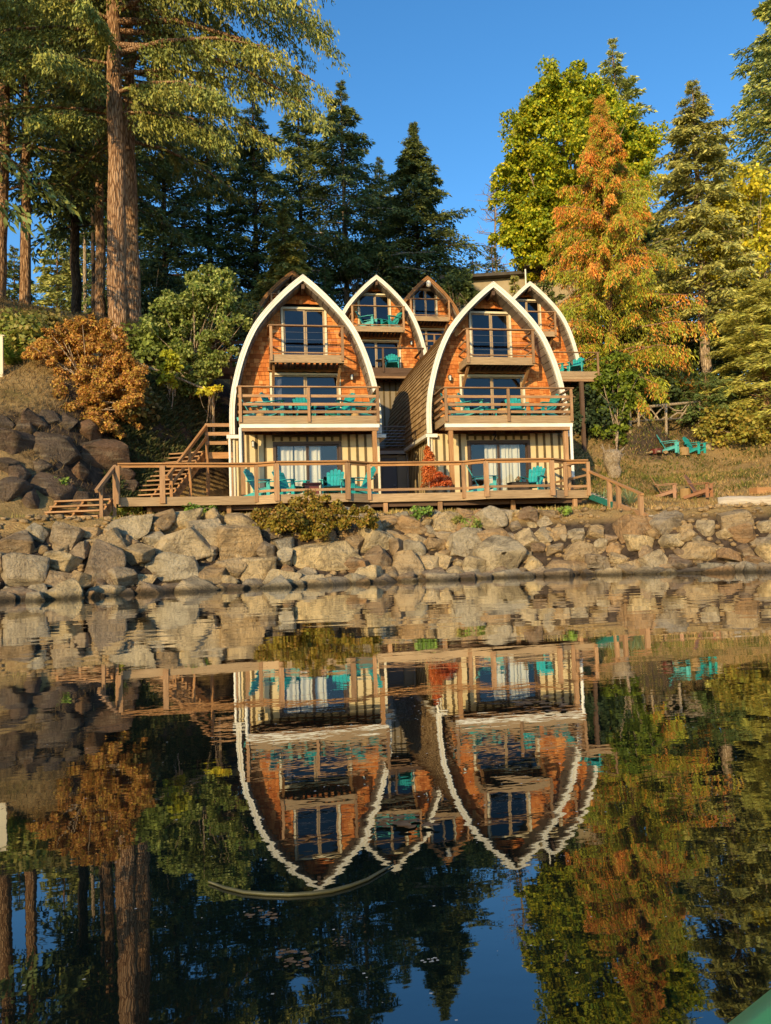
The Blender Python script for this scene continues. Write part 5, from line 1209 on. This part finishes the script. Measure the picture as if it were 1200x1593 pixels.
# left bluff shrubs
rng = np.random.default_rng(14); bl = []
for x, y, w_ in [(100, 530, .5), (130, 520, .5), (80, 560, .5), (110, 570, .6), (150, 560, .6), (180, 580, .55), (130, 610, .65), (165, 615, .6), (100, 610, .55), (75, 590, .45), (190, 620, .5), (150, 640, .5), (185, 650, .4), (120, 640, .45), (200, 590, .4), (115, 545, .5), (165, 590, .6), (95, 580, .5), (140, 585, .7), (175, 555, .4), (205, 625, .3), (105, 510, .25), (125, 503, .22), (190, 540, .3), (160, 668, .3), (185, 670, .25), (60, 545, .4), (60, 575, .4), (85, 635, .4), (110, 660, .35), (140, 672, .35), (95, 545, .5), (210, 600, .35), (205, 655, .3)]:
    bl.append((PD(x, y, 26.4+rng.uniform(-.9, .7)), w_*1.05))
for _ in range(46):
    a_, r_ = rng.uniform(0, 6.28), rng.random()**.5; x, y = 135+82*r_*cos(a_), 592+86*r_*sin(a_); bl.append((PD(x, y, 26.5-(y-505)/180*1.7+rng.uniform(-.3, .3)), rng.uniform(.16, .5)))
for _ in range(30):
    a_ = rng.uniform(0, 6.28); r_ = rng.uniform(.85, 1.15); bl.append((PD(135+84*r_*cos(a_), 590+90*r_*sin(a_), 26.0+rng.uniform(-.5, .5)), rng.uniform(.08, .2)))
c = PD(140, 640, 26.0); broad('big orange and yellow autumn bush on the bluff in front of the tallest fir', (c[0], c[1], g1(c[0], c[1])-.1), 0, bl, 1000, .078, [(.27, .11, .032), (.26, .145, .03), (.31, .15, .04), (.19, .08, .028), (.29, .20, .03)], 14, .05, stems=6, droop=.5, split=6, name='autumn_bush')
rng = np.random.default_rng(15); bl = []
for x, y, w_ in [(345, 430, .35), (360, 455, .4), (330, 450, .5), (300, 465, .5), (270, 465, .45), (255, 480, .45), (320, 480, .6), (350, 490, .5), (290, 495, .6), (260, 500, .5), (330, 510, .5), (300, 525, .5), (270, 520, .5), (365, 480, .35), (240, 510, .35), (350, 520, .35), (320, 545, .35), (285, 550, .35), (310, 575, .45), (280, 580, .4), (335, 570, .35), (255, 565, .35), (310, 440, .35), (325, 425, .22), (225, 505, .35), (235, 530, .35), (255, 545, .3), (300, 560, .22), (335, 468, .5), (280, 480, .5), (375, 500, .25)]:
    bl.append((PD(x, y, 30.8+rng.uniform(-.9, .6)), w_*1.25))
for _ in range(18):
    a_, r_ = rng.uniform(0, 6.28), rng.random()**.5; bl.append((PD(308+62*r_*cos(a_), 497+68*r_*sin(a_), 30.6+rng.uniform(-.8, .6)), rng.uniform(.25, .5)))
for x, y in [(270, 590), (300, 585), (325, 580), (245, 580), (230, 560), (350, 555), (285, 605), (310, 600)]: bl.append((PD(x, y, 30.4), .5))
c = PD(300, 590, 31); broad('glossy green arbutus shrub left of the front left cabin', (c[0], c[1], g1(c[0], c[1])-.1), 0, bl, 560, .125, [(.12, .16, .03), (.19, .22, .05), (.26, .27, .085), (.065, .105, .02)], 15, .05, stems=3, split=6, name='arbutus_shrub', droop=.2)
rng = np.random.default_rng(16); bl = [(PD(x, y, 29+rng.uniform(-.2, .2)), .17) for x, y in [(258, 550), (270, 555), (264, 567), (255, 575), (275, 572), (262, 588), (270, 598), (252, 592)]]
c = PD(264, 605, 29); broad('bright yellow maple sapling in front of the arbutus', (c[0], c[1], g1(c[0], c[1])-.05), 0, bl, 120, .15, [(.30, .29, .02), (.25, .26, .02), (.2, .22, .02)], 16, .02, name='sapling')
bl = [(PD(x, y, 29.5+rng.uniform(-.2, .2)), .13) for x, y in [(312, 610), (322, 607), (332, 606), (340, 604), (326, 612)]]
c = PD(326, 618, 29.5); broad('small yellow-leaved sprig at the end of the pole handrail', (c[0], c[1], g1(c[0], c[1])-.05), 0, bl, 70, .13, [(.42, .34, .03), (.34, .33, .03)], 17, .015, name='sapling')
def frond_plant(label, x, y, z, n, L, cols, seed, name='fern', width=.12, arch=.6, leaflets=True, group=None):
    rng = np.random.default_rng(seed); t = thing(name, label, 'plant', (x, y, z), group); P = []; D = []; Wd = []; Ls = []; Ws = []; K = []
    for k in range(n):
        a = rng.uniform(0, 6.28); l = L*rng.uniform(.6, 1.1); el = rng.uniform(.5, 1.3); d = np.array([cos(a)*cos(el), sin(a)*cos(el), sin(el)]); col = colmix(rng, cols, 1)[0]
        pts = [np.array([x, y, z])+d*l*s+np.array([0, 0, -arch*l*s*s*cos(el)]) for s in np.linspace(0, 1, 9)]
        for i, (p, q) in enumerate(zip(pts, pts[1:])):
            dd = nrm(q-p); sd = nrm(np.cross(dd, [0, 0, 1.0]))
            if leaflets:
                for s in (-1, 1):
                    P.append(p); D.append(nrm(sd*s+dd*.5)); Wd.append(dd); Ls.append(width*(1.1-i/9)); Ws.append(width*.45); K.append(col)
            else:
                P.append(p-dd*.02); D.append(dd); Wd.append(sd); Ls.append(np.linalg.norm(q-p)*1.6); Ws.append(width*(1-i/9)); K.append(col)
    cards('fronds', np.array(P), np.array(D), np.array(Wd), np.array(Ls), np.array(Ws), np.array(K), 'broad', t); return t
q = PD(20, 540, 26.5); frond_plant('green sword fern at the left edge above the dry slope', q[0], q[1], g1(q[0], q[1]), 40, 1.5, [(.10, .15, .02), (.15, .18, .03)], 31, width=.22)
for i, (px, py, lab) in enumerate([(938, 768, 'spiky grey-green yucca beside the deck end'), (962, 756, 'spiky grey-green yucca behind the ramp handrail'), (980, 762, 'spiky grey-green yucca right of the other two behind the ramp')]):
    q = PD(px, py, 24.3); frond_plant(lab, q[0], q[1], g1(q[0], q[1]), 60, .75, [(.10, .15, .075), (.15, .20, .10), (.20, .21, .09)], 40+i, name='yucca', width=.05, arch=.15, leaflets=False, group='yucca plants beside the ramp')
# juniper in front of the deck
rng = np.random.default_rng(18); bl = []
for x, y, w_ in [(398, 825, .25), (412, 808, .32), (430, 800, .36), (450, 795, .38), (470, 792, .38), (490, 795, .36), (510, 797, .34), (530, 800, .3), (550, 803, .26), (568, 806, .2), (440, 818, .34), (462, 815, .36), (485, 812, .34), (420, 828, .26), (450, 832, .24), (500, 815, .3), (525, 815, .22), (475, 828, .22), (578, 812, .14), (540, 813, .2)]:
    bl.append((PD(x, y, 20.95+rng.uniform(-.3, .25)), w_*1.15))
c = PD(480, 822, 21.3); broad('sprawling golden green juniper spilling over the riprap in front of the deck', (c[0], c[1], g1(c[0], c[1])-.05), 0, bl, 800, .085, [(.14, .12, .015), (.19, .14, .017), (.22, .12, .025), (.09, .095, .013), (.22, .16, .02)], 18, .03, stems=5, split=5, name='juniper_bush', droop=-.1, shell=.3)
broad('ragged leafy sapling in front of the beige building between the right-hand arch peaks', (PD(770, 470, 49)[0], PD(770, 470, 49)[1], g1(*PD(770, 470, 49)[:2])), 0, [(PD(x, y, 49+d_), .55) for x, y, d_ in ((722, 455, 0), (735, 445, .4), (748, 462, -.3), (842, 452, .2), (855, 440, 0), (862, 462, .3), (728, 470, .2))], 260, .18, MIDG+OLIVE[:1], 99, .06, split=3)
rng = np.random.default_rng(19)
for i, (px, py, w_, cols, lab) in enumerate([(205, 810, .30, [(.22, .22, .03), (.15, .18, .02)], 'yellow-green weedy bush below the deck left corner'), (185, 822, .22, [(.16, .20, .025), (.22, .22, .04)], 'low green weed between the lower stairs and the riprap'), (95, 800, .22, [(.10, .16, .02), (.15, .20, .03)], 'bright green weeds growing through the lower stair treads'), (300, 800, .22, [(.10, .18, .03), (.14, .2, .03)], 'leafy green weed under the deck left of the juniper'), (322, 798, .16, [(.10, .18, .03), (.14, .2, .03)], 'small leafy weed under the deck next to the juniper'),
        (652, 795, .2, [(.10, .17, .03), (.14, .2, .03)], 'leafy green weed under the deck left of the centre post'), (735, 795, .24, [(.12, .17, .03), (.2, .2, .05)], 'green weed clump under the right bay of the deck'), (712, 797, .16, [(.2, .16, .05), (.14, .15, .03)], 'dry weed clump under the right bay of the deck'), (878, 790, .14, [(.14, .2, .03), (.2, .22, .05)], 'small weed beside the right-hand deck post'), (100, 850, .14, [(.14, .10, .06), (.2, .12, .07)], 'dry twiggy weed among the left boulders')]):
    q = PD(px, py, 22.3 if px < 900 else 22); z = g1(q[0], q[1]); c = np.array([q[0], q[1], z+.2])
    broad(lab, (q[0], q[1], z), 0, ell_blobs(rng, c, w_*1.5, w_, w_*.9, 7, w_*.6, .2, -.5), 60, .09, cols, 300+i, .012, stems=4, name='weed', cat='plant')
# planters with the red shrub
rng = np.random.default_rng(20); px0 = cx_at(677, 740, 24.6)
for k, (dx, hgt, rad, lab) in enumerate([(-.12, 1.22, .30, 'tall rust red conical shrub in a black pot on the deck'), (.12, .62, .30, 'round rust red shrub in a black pot in front of the taller one')]):
    x, y = px0+dx, 24.75-.45*k; t = thing('potted_shrub', lab, 'potted plant', (x, y, DZ), 'potted red shrubs on the deck')
    m = MB(); lathe(m, x, y, [(.15, DZ), (.19, DZ+.26), (.205, DZ+.27), (.20, DZ+.30), (.17, DZ+.29)], 18); m.build('pot', 'pot', t, smooth=False)
    if k == 0: bl = [(np.array([x+rng.normal(0, .05), y+rng.normal(0, .05), DZ+.4+hgt*f]), .30*(1.02-f)**.8+.05) for f in np.linspace(.02, 1, 12)]
    else: bl = [(np.array([x+rng.uniform(-.2, .2), y+rng.uniform(-.12, .12), DZ+.38+rng.uniform(0, .28)]), .18) for _ in range(10)]
    cards('foliage', *blob_leaves(rng, [b[0] for b in bl], [b[1] for b in bl], 420, .06, [(.36, .10, .022), (.30, .075, .016), (.42, .15, .04), (.25, .06, .014)], droop=-.2, shell=.3), 'broad', t)
tx = [o for o in bpy.data.objects if o.name == 'wicker_table'][0].location
t = thing('table_plant', 'tiny dry plant standing on the wicker table', 'plant', (tx.x, tx.y, tx.z+.39)); bl = [(np.array([tx.x+.02, tx.y, tx.z+.50]), .09)]
m = MB(); lathe(m, tx.x, tx.y, [(.05, tx.z+.391), (.06, tx.z+.46)], 10); m.build('pot', 'pot', t)
cards('foliage', *blob_leaves(rng, [b[0] for b in bl], [.10], 60, .06, [(.2, .15, .05), (.3, .15, .06)]), 'broad', t)

# ground cover: stuff
def scatter(name, poly, n, L, W, cols, up, seed, mat='grass', dmax=60, jit=.5):
    rng = np.random.default_rng(seed); out = []
    poly = np.array(poly); lo, hi = poly.min(0), poly.max(0); xy = rng.uniform(lo, hi, (n*3, 2)); ins = np.zeros(len(xy), bool)
    for (x0, y0), (x1, y1) in zip(poly, np.roll(poly, -1, 0)):
        c = ((y0 > xy[:, 1]) != (y1 > xy[:, 1])) & (xy[:, 0] < (x1-x0)*(xy[:, 1]-y0)/(y1-y0+1e-12)+x0); ins ^= c
    xy = xy[ins]; dens = vnoise(xy[:, 0]*1.3, xy[:, 1]*1.3, seed); xy = xy[dens+rng.normal(0, .15, len(xy)) > .38][:n]
    z = gz(xy[:, 0], xy[:, 1]); P = np.stack([xy[:, 0], xy[:, 1], z-.01], 1)
    D = rng.normal(0, jit, P.shape); D[:, 2] = up*rng.uniform(.5, 1.3, len(P)); D = nrm(D); Wd = nrm(np.cross(D, rng.normal(size=P.shape)))
    s = rng.uniform(.5, 1.4, len(P)); patch = vnoise(xy[:, 0]*.8, xy[:, 1]*.8, seed+9)[:, None]; col = colmix(rng, cols, len(P), .3)*(.7+.6*patch)
    o = cards(name, P, D, Wd, L*s, W*s, col, mat); o['kind'] = 'stuff'; return o
DRY = [(.58, .38, .14), (.66, .46, .18), (.48, .28, .09), (.36, .29, .08)]
o = scatter('dry_grass', [(10.8, 20.2), (14, 18.9), (30, 16.6), (34, 30), (28, 38), (16, 38), (12, 31), (11.2, 24)], 40000, .17, .02, DRY+[(.36, .22, .10)], 1.0, 51); tag(o, 'dry golden grass on the terraced lawn to the right of the deck', 'grass')
o = scatter('dry_grass', [(-14, 23.6), (-4.2, 24.0), (-4.4, 27), (-5, 30), (-4.5, 36), (-8, 38), (-16, 38)], 34000, .20, .018, [(.28, .18, .075), (.34, .23, .10), (.20, .12, .05), (.15, .12, .045)], .7, 52); tag(o, 'dry matted grass on the bluff at the left', 'grass')
o = scatter('dry_grass', [(-6.5, 19.9), (-5, 20.4), (-2, 21.3), (2, 21.8), (6, 22), (10, 21), (11.2, 20.4), (11.2, 22.6), (6, 23.4), (0, 23.4), (-4, 22.6), (-7, 21.5)], 9000, .14, .018, DRY+[(.14, .17, .04)], 1.2, 53); tag(o, 'thin strip of dry grass on the bank below the deck', 'grass')
o = scatter('ivy_ground_cover', [(-4.6, 25.2), (-2.9, 25.6), (-2.2, 28.5), (-.9, 30.3), (-.6, 33.5), (-4.2, 33), (-4.5, 29)], 26000, .24, .06, [(.045, .062, .018), (.075, .085, .025), (.11, .105, .035), (.16, .12, .05), (.035, .05, .016)], .45, 54, jit=.7); tag(o, 'dark trailing ground cover on the slope behind the upper stairs', 'ground cover')
o = scatter('low_weeds', [(11, 22.5), (14, 26), (20, 28), (25, 32), (16, 33), (11.2, 27)], 6000, .20, .05, [(.14, .16, .03), (.19, .18, .035), (.28, .21, .06), (.12, .13, .025)], .8, 55, jit=.6); tag(o, 'low green and brown weeds on the slope below the teal lawn chairs', 'ground cover')
o = scatter('low_weeds', [(15, 33.2), (30, 33.5), (31, 42), (18, 42), (13, 36)], 12000, .17, .05, [(.12, .13, .025), (.18, .16, .035), (.28, .19, .06), (.08, .10, .02)], .8, 56, jit=.6); tag(o, 'tangled weeds on the slope below the branch fence', 'ground cover')
o = scatter('forest_floor', [(-3, 44), (30, 40), (46, 44), (46, 75), (-24, 75), (-22, 40)], 26000, .5, .2, [(.03, .045, .015), (.05, .065, .02), (.07, .08, .03)], .9, 57, jit=.6); tag(o, 'dark undergrowth covering the forest floor behind the cabins', 'undergrowth')

# root stump, logs, fence
q = on_ground(955, 742, 22); z = g1(q[0], q[1]); t = thing('driftwood_stump', 'upright weathered driftwood root stump beside the deck end', 'stump', (q[0], q[1], z)); rng = np.random.default_rng(60); m = MB()
zs = np.linspace(-.1, 1.15, 9); m.tube([(q[0]+.05*sin(k), q[1]+.04*cos(k*1.7), z+zz) for k, zz in enumerate(zs)], [.24, .26, .27, .29, .32, .35, .38, .36, .22], 16, jit=.14)
for k in range(26):
    a = rng.uniform(0, 6.28); p = np.array([q[0]+.28*cos(a), q[1]+.28*sin(a), z+rng.uniform(.75, 1.12)]); dd = np.array([cos(a)*.6, sin(a)*.6, rng.uniform(-.2, 1.0)])
    m.tube([p, p+dd*.12+rng.normal(0, .02, 3), p+dd*rng.uniform(.18, .36)+rng.normal(0, .04, 3)], [.06, .04, .012], 6)
m.build('root_wood', 'driftwood', t, smooth=True)
a, b = PD(1118, 790, 25), PD(1225, 781, 24.2); a[2] = g1(a[0], a[1])+.14; b[2] = g1(b[0], b[1])+.18; b = a+(b-a)*1.6
t = thing('driftwood_log', 'large bleached driftwood log on the lawn edge at the right', 'log', a); m = MB(); m.tube([a+(b-a)*f+np.array([0, .02*sin(f*9), .015*sin(f*14)]) for f in np.linspace(0, 1, 12)], list(.185*(1+.05*np.sin(np.linspace(0, 9, 12)))*1.15), 16, jit=.06); m.build('trunk', 'bleached', t, smooth=True)
q = on_ground(1195, 766, 22); t = thing('red_board', 'low reddish wooden box edge behind the bleached log at the right edge', 'box', (q[0], q[1], g1(q[0], q[1]))); m = MB(); m.box(q[0]-.45, q[0]+.9, q[1], q[1]+.5, g1(q[0], q[1])-.05, g1(q[0], q[1])+.20); m.build('box', 'red_trim', t)
q = on_ground(1022, 706, 28); t = thing('fire_pit', 'small dark fire pit ringed with stones beside the left teal lawn chair', 'fire pit', (q[0], q[1], g1(q[0], q[1]))); zz = g1(q[0], q[1]); m = MB(); lathe(m, q[0], q[1], [(.26, zz-.02), (.30, zz+.22), (.26, zz+.22), (.2, zz+.12)], 14); m.build('bowl', 'fire_red', t)
for k in range(7):
    a_ = k*.9; s = boulder_mesh('stone', (.13, .11, .08), rng, sub=3); s.parent = t; s.location = (.48*cos(a_), .42*sin(a_), .04)
for i, (px, py, s, lab) in enumerate([(1112, 700, .5, 'low tan rock behind the right teal lawn chair'), (1010, 700, .36, 'flat rock beside the fire pit on the terrace'), (1030, 694, .4, 'low rock behind the left teal lawn chair')]):
    q = on_ground(px, py, 30); o = boulder_mesh('terrace_rock', (s*1.2, s*.8, s*.55), rng, sub=3); o.location = (q[0], q[1]+.5, g1(q[0], q[1])+.1); tag(o, lab, 'rock')
p0, p1 = PD(982, 655, 38.5), PD(1095, 640, 40); p0[2] = g1(p0[0], p0[1]); t = thing('branch_fence', 'rustic fence of curved peeled branches below the fir trunk', 'fence', p0)
T0, T1 = PD(980, 636, 38.5), PD(1090, 625, 40); B0, B1 = PD(980, 656, 38.5), PD(1090, 649, 40)
m = MB(); m.tube([T0, T0+(T1-T0)*.5+np.array([0, 0, .02]), T1], .075, 8); m.tube([B0, B1], .05, 8); m.build('rail', 'branchwood', t, smooth=True)
for f in (.0, .12, .5, .98):
    p = B0+(B1-B0)*f; u_ = T0+(T1-T0)*f; m = MB(); m.tube([(p[0], p[1], g1(p[0], p[1])-.2), u_], .07, 8); m.build('post', 'branchwood', t, smooth=True)
m = MB(); E = lambda f, v: (B0+(B1-B0)*f)*(1-v)+(T0+(T1-T0)*f)*v
for path in ([(.05, .95), (.15, .5), (.22, .1), (.30, .0)], [(.08, .1), (.2, .55), (.30, .9)], [(.12, 1), (.3, .75), (.36, .35), (.33, .02)], [(.40, 0), (.36, .4), (.44, .8), (.5, .95)], [(.44, .95), (.52, .6), (.5, .2), (.44, .02)], [(.52, .95), (.62, .6), (.72, .5), (.8, .9)], [(.55, .05), (.66, .4), (.8, .3), (.84, .02)], [(.70, 0), (.78, .5), (.84, .95)], [(.86, .95), (.9, .5), (.96, .1)]):
    m.tube([E(*q) for q in path], [.05, .045, .04, .035][:len(path)], 7)
m.build('curved_branches', 'branchwood', t, smooth=True)
# beige wall behind the right cabins
a, b = PD(690, 440, 55), PD(905, 438, 54); zt = a[2]; t = thing('hilltop_building', 'beige rendered building with low grey roof behind the right-hand cabin peaks', 'building', (a[0], a[1], zt-5))
m = MB(); m.beam((a[0], a[1], zt-3.0), (b[0], b[1], zt-3.0), .3, 6); m.build('wall', 'plaster', t)
m = MB(); m.beam((a[0]-.3, a[1]-.2, zt+.12), (b[0]+.3, b[1]-.2, zt+.12), 1.2, .22); m.beam((b[0]-4.2, b[1]+.1, zt+.34), (b[0]+.3, b[1]-.3, zt+.42), 1.2, .2); m.build('roof', 'grey_roof', t)
q = PD(819, 452, 50); t = thing('antenna_pole', 'thin white pole standing above the right-hand cabin peak', 'pole', (q[0], q[1], q[2]-6)); m = MB(); m.tube([(q[0], q[1], q[2]-6), (q[0], q[1], PD(819, 418, 50)[2])], .05, 8); m.build('shaft', 'white', t)
q = PD(2, 575, 25.5); z = g1(q[0], q[1]); t = thing('marker_post', 'white wooden board post at the far left edge of the slope', 'post', (q[0], q[1], z)); m = MB(); m.box(q[0]-.4, q[0]+.06, q[1]-.04, q[1]+.04, z-.2, PD(2, 522, 25.5)[2]); m.box(q[0]-.42, q[0]+.12, q[1]-.06, q[1]+.06, PD(2, 522, 25.5)[2], PD(2, 522, 25.5)[2]+.03); m.build('board', 'casing', t)

# things afloat
rng = np.random.default_rng(70)
def raft(px, py, wpx, hpx, mat, lab, n=40, name='floating_seaweed'):
    c = PZ(px, py, 0); ex = (PZ(px+wpx/2, py, 0)-c)*1.12; ey = (PZ(px, py-hpx/2, 0)-c)*1.15; t = MB(); 
    for k in range(n):
        a, r_ = rng.uniform(0, 6.28), rng.random()**.6; p = c+ex*cos(a)*r_+ey*sin(a)*r_; s = np.linalg.norm(ex)*rng.uniform(.10, .30); q = []; th = rng.uniform(0, 6.28); m_ = 7
        for j in range(m_):
            aa = th+2*pi*j/m_; rr_ = s*rng.uniform(.5, 1); q.append((p[0]+rr_*cos(aa), p[1]+rr_*sin(aa)*.6, .003+.0004*k))
        t.face(q, None, rng.random())
    o = t.build(name, mat); tag(o, lab, 'seaweed'); return o
raft(845, 1098, 76, 20, 'weed', 'matted brown seaweed raft floating below the right cabin reflection'); raft(636, 1283, 100, 16, 'weed', 'long thin seaweed strip floating between the arch reflections', 30); raft(461, 1497, 54, 20, 'weed', 'pinkish brown seaweed clump floating at lower left of centre', 30); raft(529, 1471, 26, 18, 'weed', 'small seaweed clump just above the larger pinkish clump', 16)
raft(412, 1424, 50, 22, 'weed', 'brown seaweed scrap floating below the rope arc', 16); raft(671, 1498, 32, 9, 'scum', 'small white foam patch floating near the bottom centre', 10); raft(875, 1335, 14, 5, 'scum', 'tiny pale leaf floating under the right arch reflection', 4, 'floating_leaf'); raft(1073, 1131, 20, 4, 'scum', 'pale floating leaf at the right', 4, 'floating_leaf')
pts = [PZ(x, y, .004) for x, y in [(325, 1372), (350, 1381), (380, 1388), (415, 1391), (450, 1392), (485, 1390), (515, 1386), (545, 1378), (572, 1368), (596, 1354), (612, 1345)]]
m = MB(); m.tube(pts, [.003, .004, .0045, .005, .005, .005, .005, .0045, .004, .0035, .002], 8); o = m.build('kelp_stem', 'rope', smooth=True); tag(o, 'thin olive kelp stem curving across the water below the left arch reflection', 'kelp')
m = MB()
for k in range(300):
    px, py = rng.uniform(380, 900), rng.normal(1130, 75)
    if k % 3 == 0: px, py = rng.uniform(0, 1200), rng.uniform(980, 1590)
    p = PZ(px, py, .004); s = rng.uniform(.002, .006)*min(1.6, .4+p[1]/5); th = rng.uniform(0, 6); m.face([(p[0]+s*cos(th+j*1.57), p[1]+s*sin(th+j*1.57)*.7, .004) for j in range(4)], None, .5)
o = m.build('floating_specks', 'scum'); tag(o, 'pale pollen specks drifting on the still water', 'specks'); o['kind'] = 'stuff'
# green kayak at the lower right corner
k0, k1 = PZ(1144, 1593, .24), PZ(1200, 1546, .24); dk_ = nrm(k1-k0); dk_[2] = 0; lf = np.array([dk_[1], -dk_[0], 0])
kt = thing('kayak', 'green plastic kayak edge poking into the lower right corner', 'kayak', (k0[0], k0[1], 0))
V = []; F = []; st = np.linspace(-1.6, 1.3, 30); ring = 14
for s in st:
    hwid = .36*max(0.0, 1-abs((s+.15)/1.47)**2.6)**.6+.004
    c = k0+dk_*s+lf*(.36*(max(0, 1-abs((.1+.15)/1.47)**2.6)**.6)); rise = .10*max(0, (abs(s+.15)/1.45))**3
    for j in range(ring):
        a = 2*pi*j/ring; x = cos(a)*hwid; zz = (.24+.05*max(0, sin(a)) if sin(a) >= 0 else .24+.30*sin(a)*(1-.25*abs(cos(a))))+rise
        V.append(c+lf*x+np.array([0, 0, zz-c[2]]))
V = np.array(V); I = np.arange(len(V)).reshape(len(st), ring)
F = np.stack([I[:-1], np.roll(I, -1, 1)[:-1], np.roll(I, -1, 1)[1:], I[1:]], -1).reshape(-1, 4)
np_mesh('hull', V-np.array(kt.location), F, None, 'kayak', kt, True)
